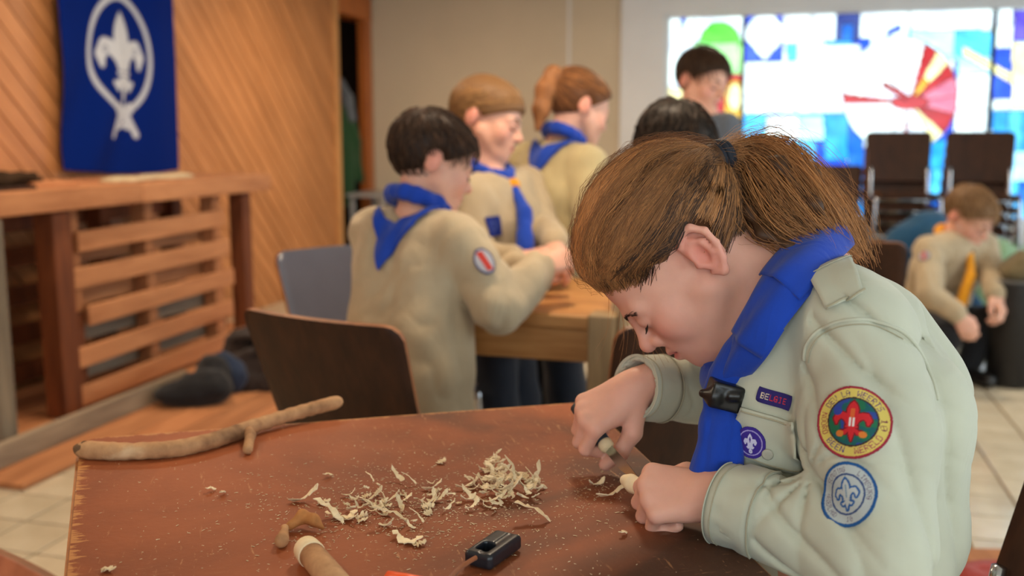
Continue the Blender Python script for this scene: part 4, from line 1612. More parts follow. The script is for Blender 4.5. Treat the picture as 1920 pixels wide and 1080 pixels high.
# ---- hair strands ----------------------------------------------------------
def strand_mesh(name, Ls, r0, r1, cols, mat, parent, sides=3):
    """Ls (N,m,3) polylines -> thin tubes in one mesh"""
    Ls = np.asarray(Ls, dtype=np.float64)
    N, m, _ = Ls.shape
    T = np.gradient(Ls, axis=1)
    T /= np.linalg.norm(T, axis=2, keepdims=True) + 1e-12
    ref = np.array([0.31, 0.53, 0.79])
    A = np.cross(T, ref)
    A /= np.linalg.norm(A, axis=2, keepdims=True) + 1e-12
    B = np.cross(T, A)
    rr = (np.linspace(1, 0, m) * np.clip(np.linspace(.25, 4, m), 0, 1))[None, :, None] * (np.asarray(r0).reshape(-1, 1, 1) - r1) + r1
    V = np.stack([Ls + (A * math.cos(2 * PI * k / sides) + B * math.sin(2 * PI * k / sides)) * rr for k in range(sides)], 2)
    n, j, k = np.meshgrid(np.arange(N), np.arange(m - 1), np.arange(sides), indexing='ij')
    idx = lambda n, j, k: ((n * m + j) * sides + k % sides).ravel()
    Fq = np.stack([idx(n, j, k), idx(n, j, k + 1), idx(n, j + 1, k + 1), idx(n, j + 1, k)], 1)
    me = np_mesh(name, V.reshape(-1, 3), Fq)
    c = np.repeat(np.asarray(cols), m * sides, axis=0)
    set_col(me, c)
    o = link(name, me, mat, None, True, fix=False)
    if parent is not None:
        put(o, parent)
    return o
def radial_hit(S, c0, dirs, off, hi=0.2):
    """distance from c0 along dirs to the iso level off of field S (local)"""
    lo_, hi_ = np.zeros(len(dirs)), np.full(len(dirs), hi)
    for _ in range(16):
        md_ = (lo_ + hi_) / 2
        q = (c0 + dirs * md_[:, None]).astype(F32)
        ins = S(q) < off
        lo_ = np.where(ins, md_, lo_)
        hi_ = np.where(ins, hi_, md_)
    return (lo_ + hi_) / 2
def unit(a):
    return a / (np.linalg.norm(a, axis=-1, keepdims=True) + 1e-12)
def skull(t, top=0.0):
    S = SDF()
    S.ell((0, -.024, .033 + top * .5), (.072 + t, .094 + t, .080 + t + top))
    S.ell((0, .032, .038), (.058 + t * .9, .052 + t, .056 + t), None, .03)
    S.lo, S.hi = np.array([-.12, -.15, -.10]), np.array([.12, .13, .16])
    return S
def hair_cap(t, hl, top=0.0, ear=0.036, lo_back=None):
    """hl: hairline as plane z > z0 + k (y - y0)"""
    S = skull(t, top)
    z0_, k_, y0_ = hl
    S.keep(lambda Q: (z0_ + k_ * (Q[:, 1] - y0_) - Q[:, 2]) / math.sqrt(1 + k_ * k_), .008)
    if lo_back is not None:
        S.keep(lambda Q: lo_back - Q[:, 2], .008)
    for s in (-1, 1):
        S.cut(s_ell((s * .088, -.026, -.014), (.030, ear * .82, ear)), .01)
    return S
C0 = np.array([0, -.02, .03])
def rand_dirs(n):
    a = RNG.normal(size=(n, 3))
    return unit(a)

def person(label, J, R, o, sc, hair, shirt_mat, shirt_grow=0.014, hands=None, legs=None, trouser_mat=None, tone=None, h=0.0062, scarf=None, hem=None, fold_amp=0.006, group=None, seed=1, sleeve_end=0.93, torso_w=0.052, sleeve_mat=None, shoes=True):
    tone = SKIN if tone is None else tone
    V3 = lambda k: Vector(J[k])
    HS = HEAD_HI if h < 0.003 else HEAD_LO
    ax = (V3('shR') - V3('shL')).normalized()
    mid = (V3('shR') + V3('shL')) / 2
    wd = (V3('shR') - V3('shL')).length
    q = sc
    def torso(S, g):
        for s in (-1, 1):
            S.chain([V3('pe') + ax * s * torso_w * q, V3('be') + ax * s * torso_w * .95 * q, V3('ch') + ax * s * torso_w * 1.05 * q, mid + ax * s * torso_w * q - (mid - V3('ch')) * .15], [.082 * q + g, .078 * q + g, .083 * q + g, .060 * q + g], .05)
        S.cone(V3('shL'), V3('shR'), .043 * q + g, .043 * q + g, .05)
    def arms(S, g, end=1.0):
        for s in 'LR':
            a, b, c = V3('sh' + s), V3('el' + s), V3('wr' + s)
            S.cone(a, b, .040 * q + g * 1.25, .034 * q + g * 1.15, .02)
            S.cone(b, b + (c - b) * end, .034 * q + g * 1.15, .024 * q + g * 1.1, .012)
    # --- body
    B = SDF()
    B.op('u', tf(HS, R, o, sc), .001, o, .17 * sc)
    B.grow(o, .14 * sc)
    nk = Vector(to_world([(0, -.030, -.040)], R, o, sc)[0])
    B.cone(nk, V3('nb'), .044 * sc, .050 * sc, .025)
    torso(B, 0)
    arms(B, 0)
    if hands:
        for s, (d, zb, cur, thumb) in hands.items():
            hand_ops(B, V3('wr' + s), d, zb, -1 if s == 'L' else 1, cur, sc * .97, thumb)
            B.grow(V3('wr' + s) + Vector(d).normalized() * .06, .11)
    if legs:
        for s in 'LR':
            B.chain([V3('hip' + s), V3('kn' + s), V3('an' + s)], [.066 * q, .046 * q, .032 * q], .03)
    base = Vector((J['pe'][0], J['pe'][1], 0))
    body = sdf_obj('person', B, h, M_skin, None, lambda V: skin_cols(V, R, o, sc, tone), loc=base)
    tag(body, label, 'person', group)
    # --- shirt
    S = SDF()
    torso(S, shirt_grow)
    if hem is not None:
        hp = V3('pe') + Vector((0, 0, hem))
        for s in (-1, 1):
            S.cone(V3('pe') + ax * s * torso_w * q, hp + ax * s * torso_w * 1.1 * q, .082 * q + shirt_grow, .088 * q + shirt_grow, .03)
        S.keep(s_plane((0, 0, -1), hp), .004)
    arms(S, shirt_grow, sleeve_end)
    neck_cut = s_cone(nk, V3('nb') + (nk - V3('nb')) * .15, .052 * sc, .050 * sc)
    S.cut(neck_cut, .006)
    S.disp(lambda Q: fold_amp * (vnoise(Q * np.array([13, 13, 7], dtype=F32), seed) + .6 * (1 - 2 * np.abs(vnoise(Q * np.array([19, 19, 11], dtype=F32), seed + 5)))))
    S.lo, S.hi = S.lo - .01, S.hi + .01
    shirt = sdf_obj('shirt', S, max(h, .0075), shirt_mat, body, lip=2.2)
    # --- trousers and shoes
    if legs:
        S = SDF()
        for s in (-1, 1):
            S.cone(V3('pe') + ax * s * .04 * q, V3('be') * .25 + V3('pe') * .75 + ax * s * .04 * q, .088 * q, .084 * q, .04)
        for s in 'LR':
            S.chain([V3('hip' + s), V3('kn' + s), V3('an' + s) + (V3('kn' + s) - V3('an' + s)) * .12], [.080 * q, .062 * q, .052 * q], .03)
        S.disp(lambda Q: .005 * vnoise(Q * 14, seed + 9))
        sdf_obj('trousers', S, .011, trouser_mat, body)
        if shoes:
            for s in 'LR':
                S = SDF()
                an = V3('an' + s)
                fd = Vector(J.get('foot', (0, 1, 0)))
                S.cone(Vector((an.x, an.y, .045)), Vector((an.x, an.y, .035)) + fd * .14, .042, .034, .02)
                S.cone(Vector((an.x, an.y, .06)), Vector((an.x, an.y, .09)), .04, .038, .02)
                S.keep(s_plane((0, 0, -1), (0, 0, .001)), .004)
                sdf_obj('shoe', S, .007, M_black, body)
    # --- hair
    if hair:
        style, c1, c2 = hair
        dark, light = np.array(srgb(*c1)), np.array(srgb(*c2))
        if style == 'short':
            cap = hair_cap(.012, (.062, .72, .085), .004, .040, -.055)
        elif style == 'bun':
            cap = hair_cap(.012, (.046, .55, .088), .004, .034)
        else:
            cap = hair_cap(.012, (.066, .80, .085), .002, .034)
        V, Fq = isosurf(cap, cap.lo, cap.hi, .005, 3)
        V = to_world(V, R, o, sc)
        me = np_mesh('hair', V, Fq)
        set_col(me, dark * .6 + light * .15)
        hob = link('hair', me, M_hair, None, True, fix=False)
        put(hob, body)
        n = 900
        d = rand_dirs(n * 3)
        pts = C0 + d * radial_hit(skull(.010), C0, d, 0)[:, None]
        z0_, k_, y0_ = (.066, .80, .085)
        okm = (pts[:, 2] > z0_ + k_ * (pts[:, 1] - y0_) + .006) & ~((np.abs(pts[:, 0]) > .055) & (np.abs(pts[:, 1] + .02) < .03) & (pts[:, 2] < .025))
        d = d[okm][:n]
        m = 6
        Ls = np.zeros((len(d), m, 3))
        if style == 'short':
            crown = unit(np.array([.15, -.55, .8]))
            away = unit(np.cross(d, np.cross(d, crown)) * 1.0)
            away = np.where((away * (d - crown)).sum(1, keepdims=True) < 0, -away, away)
            away = unit(away + .25 * RNG.normal(size=away.shape))
            ln = RNG.uniform(.25, .55, (len(d), 1))
            for j in range(m):
                dj = unit(d + away * ln * j / (m - 1))
                r = radial_hit(skull(.012, .004), C0, dj, 0) + RNG.uniform(.0, .004, len(d)) + .004 * math.sin(PI * j / (m - 1))
                Ls[:, j] = C0 + dj * r[:, None]
        else:
            tie = unit(np.array([0, -1.0, .25 if style == 'tail' else -.5]))
            for j in range(m):
                t_ = j / (m - 1)
                dj = unit(d * (1 - t_) + tie * t_)
                r = radial_hit(skull(.011), C0, dj, 0) + RNG.uniform(.0, .003, len(d))
                Ls[:, j] = C0 + dj * r[:, None]
        mixc = RNG.uniform(0, 1, (len(d), 1)) ** 1.5
        strand_mesh('strands', to_world(Ls.reshape(-1, 3), R, o, sc).reshape(Ls.shape), .0016, .0008, dark * (1 - mixc) + light * mixc, M_hair, hob)
        if style == 'tail':
            S = SDF()
            tp = [(0, -.100, .065), (0, -.130, .060), (.0, -.142, .005), (0, -.138, -.06), (0, -.132, -.12)]
            S.chain([Vector(to_world([q_], R, o, sc)[0]) for q_ in tp], [.020, .030, .034, .030, .012], .02)
            S.disp(lambda Q: .0015 * vnoise(Q * np.array([60, 60, 10], dtype=F32)))
            put(sdf_obj('ponytail', S, .005, M_hair, None, lambda V: np.ones((len(V), 3)) * (dark * .45 + light * .55) * (1 + .35 * vnoise(V * np.array([150, 150, 30]))[:, None])), hob)
            S = SDF()
            S.ell(Vector(to_world([(0, -.122, .05)], R, o, sc)[0]), (.02, .02, .02), None, .01)
            put(sdf_obj('hair_tie', S, .005, M_black), hob)
        # brows and lashes
        F = SDF()
        for s in (-1, 1):
            F.chain([(s * .014, .094, .016), (s * .030, .088, .021), (s * .046, .073, .014)], [.0022, .0028, .0018], .002)
            F.chain([(s * .018, .084, -.010), (s * .031, .0885, -.0125), (s * .044, .080, -.0095)], [.0012, .0018, .0014], .002)
        F.lo, F.hi = F.lo - .004, F.hi + .004
        V, Fq = isosurf(F, F.lo, F.hi, .0014 if h < .003 else .0018, 3)
        me = np_mesh('brows_and_lashes', to_world(V, R, o, sc), Fq)
        set_col(me, dark * .5)
        put(link('brows_and_lashes', me, M_hair, None, True, fix=False), body)
    # --- neckerchief
    if scarf:
        smat, tail_to, apex = scarf['mat'], scarf.get('tail'), scarf.get('apex', .15)
        fw = Vector(scarf['fwd']).normalized()
        S = SDF()
        upv = (nk - V3('nb')).normalized()
        ring = []
        for a in np.linspace(0, 2 * PI, 15)[:-1]:
            ring.append(V3('nb') + (ax * math.cos(a) * .066 + fw * math.sin(a) * .064) * sc + upv * (.022 - .030 * math.sin(a)) * sc)
        S.chain(ring + ring[:1], [.019 * sc] * 15, .01)
        if tail_to is not None:
            kn = V3('nb') + fw * .082 * sc - upv * .035 * sc
            mid_t = kn.lerp(Vector(tail_to), .45) + fw * .025
            S.chain([kn, mid_t, Vector(tail_to)], [.012 * sc, .020 * sc, .026 * sc], .012)
        S.disp(lambda Q: .003 * vnoise(Q * 45, 4))
        so = sdf_obj('neckerchief', S, .005, smat, body)
        if tail_to is not None:
            S = SDF()
            S.ell(kn, (.022, .022, .024), None, .01)
            put(sdf_obj('woggle', S, .005, scarf.get('knot', M_black)), so)
        # triangle on the back, laid on the shirt
        bvh = BVHTree.FromPolygons([v.co for v in shirt.data.vertices], [p.vertices for p in shirt.data.polygons])
        n = 14
        vs, fs = [], []
        topc = V3('nb') - fw * .060 * sc + upv * .012 * sc
        for i in range(n + 1):
            for j in range(n + 1):
                b_ = i / n
                a_ = (j / n - .5) * 2 * (1 - b_)
                pnt = topc + ax * a_ * .105 * sc - Vector((0, 0, 1)) * b_ * apex * sc - fw * (.02 + .10 * (1 - abs(a_)) * 0.5) + fw * abs(a_) * .05 * sc
                hit = bvh.find_nearest(pnt)
                nr = hit[1] if hit[1] is not None else -fw
                if nr.dot(pnt - V3('ch')) < 0:
                    nr = -nr
                vs.append(hit[0] + nr * (.008 + .003 * math.sin(a_ * 9 + b_ * 3)))
        for i in range(n):
            for j in range(n):
                k = i * (n + 1) + j
                fs.append((k, k + 1, k + n + 2, k + n + 1))
        me = bpy.data.meshes.new('back_flap')
        me.from_pydata([tuple(v) for v in vs], [], fs)
        fl = link('back_flap', me, smat, None, True)
        md_ = fl.modifiers.new('thickness', 'SOLIDIFY')
        md_.thickness = .006
        md_.offset = 0
        put(fl, so)
    return body, shirt

M_scarf = mat_cloth('royal_blue_cotton', srgb(20, 62, 168), weave=700, fold=0.25)
M_yellow = mat_cloth('yellow_cotton', srgb(222, 150, 30), weave=700, fold=0.2)
M_khaki = mat_cloth('khaki_shirt', srgb(176, 158, 130), fold=0.35)
M_khaki2 = mat_cloth('olive_khaki_shirt', srgb(178, 162, 122), fold=0.35)
M_dkjean = mat_cloth('dark_jeans', srgb(34, 40, 52), fold=0.35)
M_blackt = mat_cloth('black_trousers', srgb(22, 22, 26), fold=0.35)
M_bluej = mat_cloth('petrol_blue_jacket', srgb(24, 70, 104), fold=0.45)
M_greysh = mat_cloth('grey_shirt', srgb(92, 98, 108), fold=0.35)
def stand_legs(J, pel, dirx, stance=.075, fwd=(0, 1, 0)):
    a = Vector(dirx).normalized()
    p = Vector(pel)
    for s, k in (('L', -1), ('R', 1)):
        J['hip' + s] = p + a * k * .055
        J['kn' + s] = Vector((p.x, p.y, p.z * .52)) + a * k * stance + Vector(fwd) * .03
        J['an' + s] = Vector((p.x, p.y, .07)) + a * k * stance
    J['foot'] = Vector(fwd)
    return J

# ---- dark-haired boy seen from behind
J = dict(nb=P(782, 395, 2.56), shL=P(702, 440, 2.66), shR=P(868, 458, 2.46), elL=P(800, 590, 2.86), elR=P(936, 575, 2.42), wrL=P(985, 500, 2.80), wrR=P(1010, 505, 2.60), ch=P(782, 505, 2.56), be=P(768, 610, 2.53), pe=P(772, 690, 2.52))
stand_legs(J, J['pe'], J['shR'] - J['shL'], fwd=(.6, .8, 0))
boyA, shA = person('boy with short dark brown hair and blue neckerchief seen from behind at the oak table', J, frame(camdir(.80, -.30, .42), camdir(.30, .93, .12)), P(815, 308, 2.55), 1.03, ('short', (38, 26, 20), (96, 66, 46)), M_khaki,
    hands={'R': (camdir(.8, .35, .4), camdir(.3, .6, -.7), [(30, 50, 30)] * 4, None), 'L': (camdir(.9, .1, -.1), camdir(0, .8, -.5), [(35, 50, 30)] * 4, None)}, legs=True, trouser_mat=M_dkjean, scarf=dict(mat=M_scarf, fwd=(.62, .75, 0), apex=.15), hem=-.13, shirt_grow=.024, fold_amp=.009, torso_w=.062)
# ---- fair-haired girl in profile behind the table
J = dict(nb=P(915, 325, 3.16), shL=P(985, 350, 3.33), shR=P(880, 372, 3.02), elL=P(1018, 430, 3.22), elR=P(890, 490, 2.96), wrL=P(1042, 462, 3.0), wrR=P(965, 487, 2.93), ch=P(935, 420, 3.17), be=P(938, 500, 3.17), pe=P(938, 580, 3.2))
stand_legs(J, J['pe'], J['shR'] - J['shL'], fwd=(.8, -.4, 0))
girlB, shB = person('fair-haired girl in profile with a blue neckerchief held by a yellow knot', J, frame(camdir(.93, -.30, -.18), camdir(.27, .95, .0)), P(916, 226, 3.15), 1.08, ('bun', (120, 84, 52), (196, 146, 92)), M_khaki,
    hands={'R': (camdir(.9, .1, -.2), camdir(0, .8, -.6), RELAX, None), 'L': (camdir(.2, -.5, -.8), camdir(.5, .8, -.2), RELAX, None)}, legs=True, trouser_mat=M_dkjean, scarf=dict(mat=M_scarf, fwd=(.75, -.6, 0), tail=P(984, 465, 2.98), knot=M_yellow), hem=-.08, shirt_grow=.020)
# ---- girl with ponytail, back turned
J = dict(nb=P(1052, 268, 3.42), shL=P(992, 305, 3.55), shR=P(1100, 312, 3.30), elL=P(1010, 400, 3.6), elR=P(1108, 420, 3.22), wrL=P(1080, 450, 3.55), wrR=P(1135, 470, 3.36), ch=P(1045, 360, 3.42), be=P(1035, 450, 3.42), pe=P(1025, 545, 3.42))
stand_legs(J, J['pe'], J['shR'] - J['shL'], fwd=(.7, .7, 0))
girlC, shC = person('girl with a brown ponytail and blue neckerchief turned away, behind the table', J, frame(camdir(.80, -.28, .50), camdir(.25, .95, .1)), P(1088, 203, 3.42), 1.06, ('tail', (92, 56, 32), (176, 116, 68)), M_khaki2,
    hands={'R': (camdir(.7, -.4, .3), camdir(.3, .8, -.5), RELAX, None)}, legs=True, trouser_mat=M_dkjean, scarf=dict(mat=M_scarf, fwd=(.72, .69, 0), apex=.13), hem=-.06, shirt_grow=.024)
# ---- dark-haired child whose crown shows above the foreground head
J = dict(nb=P(1272, 372, 2.62), shL=P(1200, 420, 2.62), shR=P(1345, 420, 2.62), elL=P(1195, 520, 2.60), elR=P(1350, 520, 2.60), wrL=P(1240, 545, 2.72), wrR=P(1310, 545, 2.72), ch=P(1272, 470, 2.6), be=P(1275, 560, 2.58), pe=P(1280, 660, 2.56))
stand_legs(J, J['pe'], J['shR'] - J['shL'])
person('child with dark brown hair of whom only the crown shows behind the carving girl', J, frame(camdir(.2, -.35, .9), camdir(.0, .9, .35)), P(1270, 312, 2.48), 1.18, ('short', (34, 26, 20), (72, 52, 38)), M_khaki, hands={'R': (camdir(-.5, 0, .8), camdir(0, 1, 0), RELAX, None), 'L': (camdir(.5, 0, .8), camdir(0, 1, 0), RELAX, None)}, legs=True, trouser_mat=M_dkjean, hem=-.06, scarf=dict(mat=M_scarf, fwd=(0, 1, 0), apex=.14))
# ---- boy in front of the stained glass
J = dict(nb=P(1300, 212, 4.25), shL=P(1362, 240, 4.22), shR=P(1250, 240, 4.32), elL=P(1375, 330, 4.2), elR=P(1238, 330, 4.3), wrL=P(1350, 380, 4.0), wrR=P(1285, 380, 4.05), ch=P(1305, 300, 4.27), be=P(1305, 370, 4.27), pe=P(1305, 440, 4.27))
stand_legs(J, J['pe'], J['shR'] - J['shL'], fwd=(.4, -.9, 0))
person('short-haired boy looking down in front of the red and yellow stained glass', J, frame(camdir(.62, -.38, -.68), camdir(.2, .92, -.25)), P(1318, 153, 4.25), 1.10, ('short', (44, 30, 22), (92, 66, 48)), M_greysh, hands={'R': (camdir(.3, -.5, -.8), camdir(0, .8, .2), RELAX, None), 'L': (camdir(-.1, -.5, -.8), camdir(0, .8, .2), RELAX, None)}, legs=True, trouser_mat=M_dkjean, hem=-.06, h=.006, scarf=None)
# ---- crouching boy with the yellow neckerchief
J = dict(nb=P(1790, 452, 5.06), shL=P(1842, 462, 5.08), shR=P(1742, 470, 4.98), elL=P(1862, 520, 4.95), elR=P(1745, 552, 4.82), wrL=P(1868, 552, 4.78), wrR=P(1796, 590, 4.72), ch=P(1775, 505, 5.12), be=P(1755, 560, 5.25), pe=P(1740, 606, 5.35))
pz = Vector(J['pe'])
J['hipL'], J['hipR'] = pz + Vector((.08, -.02, 0)), pz + Vector((-.06, -.04, 0))
J['knL'], J['knR'] = P(1856, 600, 4.95), P(1772, 632, 4.78)
J['anL'], J['anR'] = PZ(1812, 690, .07), PZ(1745, 692, .07)
J['foot'] = Vector((.35, -.9, 0)).normalized()
crB, shF = person('boy crouching on the floor with a yellow neckerchief and black trousers', J, frame(camdir(.50, -.66, -.56), camdir(.30, .74, -.5)), P(1818, 408, 5.0), 1.18, ('short', (120, 88, 58), (190, 150, 108)), M_khaki,
    hands={'R': (camdir(.4, -.85, -.3), camdir(-.3, .2, -.9), [(40, 55, 30)] * 4, None), 'L': (camdir(.1, -.8, -.4), camdir(.6, .4, -.6), [(35, 50, 30)] * 4, None)}, legs=True, trouser_mat=M_blackt, scarf=dict(mat=M_yellow, fwd=(.5, -.85, 0), tail=P(1800, 572, 4.88), knot=mat_plain('leather_knot', srgb(70, 40, 24), .6)), shirt_grow=.022, h=.006, hem=None)
# ---- person in a petrol blue jacket bending behind him
J = dict(nb=P(1782, 425, 5.75), shL=P(1772, 455, 5.95), shR=P(1765, 450, 5.6), elL=P(1790, 540, 5.95), elR=P(1760, 545, 5.55), wrL=P(1830, 590, 5.8), wrR=P(1810, 590, 5.5), ch=P(1745, 440, 5.78), be=P(1705, 460, 5.8), pe=P(1675, 520, 5.82))
pz = Vector(J['pe'])
J['hipL'], J['hipR'] = pz + Vector((0, .09, 0)), pz + Vector((0, -.09, 0))
J['knL'], J['knR'] = pz + Vector((.22, .12, -.10)), pz + Vector((.20, -.13, -.10))
J['anL'], J['anR'] = Vector((pz.x + .02, pz.y + .12, .07)), Vector((pz.x, pz.y - .13, .07))
J['foot'] = Vector((1, 0, 0))
person('person in a petrol blue jacket bending down behind the crouching boy', J, frame(camdir(.85, -.5, .1), camdir(.5, .85, 0)), P(1825, 420, 5.75), 1.1, ('short', (60, 42, 30), (100, 74, 52)), M_bluej, hands={'R': (camdir(.5, -.8, 0), camdir(.3, .5, -.6), RELAX, None)}, legs=True, trouser_mat=M_dkjean, shirt_grow=.035, h=.007)

# ================================================================== THE CARVING GIRL IN THE FOREGROUND
GS = 0.99
GR = frame(camdir(-.55, -.81, .16), camdir(-.81, .57, .06))
GO = P(1272, 495, 1.235)
G = dict(nb=P(1500, 520, 1.23), shL=P(1612, 630, 1.105), shR=P(1372, 622, 1.375), elL=P(1640, 1035, 1.015), elR=P(1448, 742, 1.50), wrL=P(1352, 926, 1.125), wrR=P(1194, 726, 1.335),
         ch=P(1592, 770, 1.21), be=P(1590, 960, 1.24), pe=P(1570, 1200, 1.27))
wrS = P(1362, 946, 1.118)                           # sleeve end, looser than the wrist
gax = (G['shR'] - G['shL']).normalized()
gfw = Vector((gax.y, -gax.x, 0))
if gfw.x > 0:
    gfw = -gfw
gfw = (gfw.normalized() + Vector((0, 0, -.35))).normalized()
gmid = (G['shL'] + G['shR']) / 2

# --- body
B = SDF()
B.op('u', tf(HEAD_HI, GR, GO, GS), .001, GO, .17 * GS)
B.grow(GO, .14)
nkp = Vector(to_world([(0, -.030, -.045)], GR, GO, GS)[0])
B.cone(nkp, G['nb'], .046, .052, .03)
B.chain([G['nb'], gmid, G['ch'], G['be'], G['pe']], [.052, .07, .085, .085, .09], .05)
B.cone(G['shL'], G['shR'], .040, .040, .05)
for s in 'LR':
    B.chain([G['sh' + s], G['el' + s], G['wr' + s]], [.040, .033, .024], .02)
# right hand: fist round the knife, thumb along the handle side
rd, rz_ = camdir(-.84, -.46, -.12), camdir(-.30, .62, -.70)
RF = [(50, 78, 55), (60, 88, 58), (64, 90, 60), (66, 88, 60)]
RT = hand_ops(B, G['wrR'], rd, rz_, 1, RF, 1.0, [(.020, .016, -.010), (.040, .036, -.028), (.046, .062, -.046), (.042, .086, -.058)])
# left hand: closed round the stick
ld, lz_ = camdir(-.93, -.06, .30), camdir(.06, .66, -.74)
LF = [(58, 84, 50), (66, 88, 55), (68, 88, 58), (70, 86, 58)]
LT = hand_ops(B, G['wrL'], ld, lz_, -1, LF, 1.02, [(.020, .016, -.008), (.038, .042, -.018), (.040, .072, -.030), (.028, .096, -.036)])
for w_, d_ in ((G['wrR'], rd), (G['wrL'], ld)):
    B.grow(w_ + d_ * .06, .12)
# thighs under the table, seated
hipL, hipR = G['pe'] - gax * .07 + Vector((0, 0, -.06)), G['pe'] + gax * .07 + Vector((0, 0, -.06))
for hp, kx in ((hipL, -.02), (hipR, .02)):
    kn_ = Vector((hp.x, hp.y, 0.50)) + Vector((gfw.x, gfw.y, 0)).normalized() * .36
    an_ = Vector((kn_.x, kn_.y, .07))
    B.chain([hp, kn_, an_], [.075, .05, .035], .03)
girl = sdf_obj('person', B, .0032, M_skin, None, lambda V: skin_cols(V, GR, GO, GS, SKIN * np.array([1.0, .96, .97])), loc=Vector((G['pe'].x, G['pe'].y, 0)), lev=5)
tag(girl, 'girl with a brown ponytail and khaki badge shirt carving a stick at the near table', 'person')
S = SDF()
for hp in (hipL, hipR):
    kn_ = Vector((hp.x, hp.y, 0.50)) + Vector((gfw.x, gfw.y, 0)).normalized() * .36
    S.chain([hp, kn_, Vector((kn_.x, kn_.y, .12))], [.088, .066, .058], .03)
S.cone(hipL, hipR, .10, .10, .03)
sdf_obj('trousers', S, .009, M_dkjean, girl)
for hp in (hipL, hipR):
    kn_ = Vector((hp.x, hp.y, 0.50)) + Vector((gfw.x, gfw.y, 0)).normalized() * .36
    S = SDF()
    S.cone(Vector((kn_.x, kn_.y, .05)), Vector((kn_.x, kn_.y, .04)) + Vector((gfw.x, gfw.y, 0)).normalized() * .14, .045, .036, .02)
    S.keep(s_plane((0, 0, -1), (0, 0, .001)), .004)
    sdf_obj('shoe', S, .007, M_black, girl)

# --- khaki shirt
M_gshirt = mat_cloth('faded_khaki_twill', srgb(186, 188, 170), weave=1400, var=0.05, fold=0.16)
S = SDF()
for s in (-1, 1):
    S.chain([G['pe'] + gax * s * .055, G['be'] + gax * s * .055, G['ch'] + gax * s * .060, gmid.lerp(G['ch'], .15) + gax * s * .06], [.094, .091, .089, .068], .05)
back = -gfw
S.ell(G['ch'] + back * .030 + Vector((.01, 0, -.025)), (.078, .088, .115), None, .05)
S.ell(P(1466, 765, 1.168), (.070, .058, .115), None, .05)
S.cone(G['shL'] + Vector((-.012, 0, .012)), G['shR'], .056, .056, .04)
S.cone(G['shL'].lerp(gmid, .35) + Vector((.01, 0, .03)), gmid + Vector((.02, 0, .045)) + back * .01, .045, .05, .05)
S.cone(P(1660, 610, 1.19), P(1712, 735, 1.21), .050, .056, .05)
S.cone(G['shL'], G['shL'].lerp(G['elL'], .5), .064, .066, .018)
S.cone(G['shL'].lerp(G['elL'], .5), G['elL'], .066, .060, .03)
S.cone(G['elL'], wrS, .058, .044, .024)
S.chain([G['shR'], G['elR']], [.058, .052], .02)
S.cone(G['elR'], G['elR'].lerp(G['wrR'], 1.0), .052, .041, .016)
# open sleeve ends and neck opening
dL = (wrS - G['elL']).normalized()
dR = (G['wrR'] - G['elR']).normalized()
def sleeve_cut(w, d, rc=.13):
    dn, wn = A3(d), A3(w)
    return lambda Q: np.maximum(-((Q - wn) @ dn), np.sqrt(((Q - wn - dn * .06) ** 2).sum(1)) - rc)
endL, endR = wrS + dL * .004, G['wrR'] + dR * .002
S.cut(sleeve_cut(endL, dL, .10), .002)
S.cut(sleeve_cut(endR, dR, .10), .002)
S.cut(s_cone(endL - dL * .03, endL + dL * .08, .039, .0405), .002)
S.cut(s_cone(endR - dR * .03, endR + dR * .08, .036, .0375), .002)
S.cut(s_cone(nkp, G['nb'] - gfw * .01, .054, .054), .006)
elL_n, shL_n = A3(G['elL']), A3(G['shL'])
inner = A3(P(1520, 890, 1.05))
armdir = A3((G['elL'] - G['shL']).normalized())
foredir = A3(dL)
def ridge(x, p=2.0):
    """rounded folds with sharp valleys"""
    return (1 - np.abs(np.sin(x))) ** p
wsn, elRn = A3(wrS), A3(G['elR'])
def wrinkle(Q):
    out = .0022 * vnoise(Q * np.array([16, 16, 9], dtype=F32), 3) + .0010 * vnoise(Q * 34, 8)
    # folds fanning out of the inner elbow over the forearm and upper arm
    e = Q - inner
    de = np.sqrt((e * e).sum(1))
    along = e @ foredir
    up_ = e @ -armdir
    ang_ = np.arctan2(up_, along)
    wv = vnoise(Q * 10, 2)
    out = out + .0080 * ridge(ang_ * 4.2 + 1.1 * wv + .4, 2.2) * np.exp(-(de / .085) ** 2) * np.clip(de / .025, 0, 1)
    # slanting folds along the forearm sleeve
    f = Q - wsn
    t_ = f @ -foredir
    ht = Q[:, 2]
    out = out + .0092 * ridge(t_ * 40 + ht * 60 + 1.6 * wv, 2.5) * np.exp(-((t_ - .10) / .07) ** 2) * (t_ > .055)
    # long soft folds down the upper arm and over the back
    ua = np.clip((Q - shL_n) @ armdir / .28, 0, 1)
    out = out + .0088 * ridge(Q[:, 0] * 34 + Q[:, 2] * 14 + 1.5 * vnoise(Q * 6, 6), 2.0) * np.clip((1.02 - ht) / .08, 0, 1) * np.clip((Q[:, 0] - .30) / .05, 0, 1)
    # sleeve of the far arm: ring folds
    f = Q - A3(G['wrR'])
    t_ = f @ A3(-dR)
    out = out + .0085 * ridge(t_ * 62 + ht * 20 + 1.8 * vnoise(Q * 18, 4), 2.0) * np.exp(-((t_ - .14) / .08) ** 2) * (t_ > .055) * (Q[:, 1] > 1.2)
    return out.astype(F32)
S.disp(wrinkle)
S.lo, S.hi = S.lo - .01, S.hi + .01
shirt = sdf_obj('shirt', S, .0040, M_gshirt, girl, lev=5, lip=3.0)
shirt['label'] = 'khaki button shirt'
_bv = BVHTree.FromPolygons([v.co.copy() for v in shirt.data.vertices], [tuple(p.vertices) for p in shirt.data.polygons])
CAMV = Vector((0, 0, CAM_H))
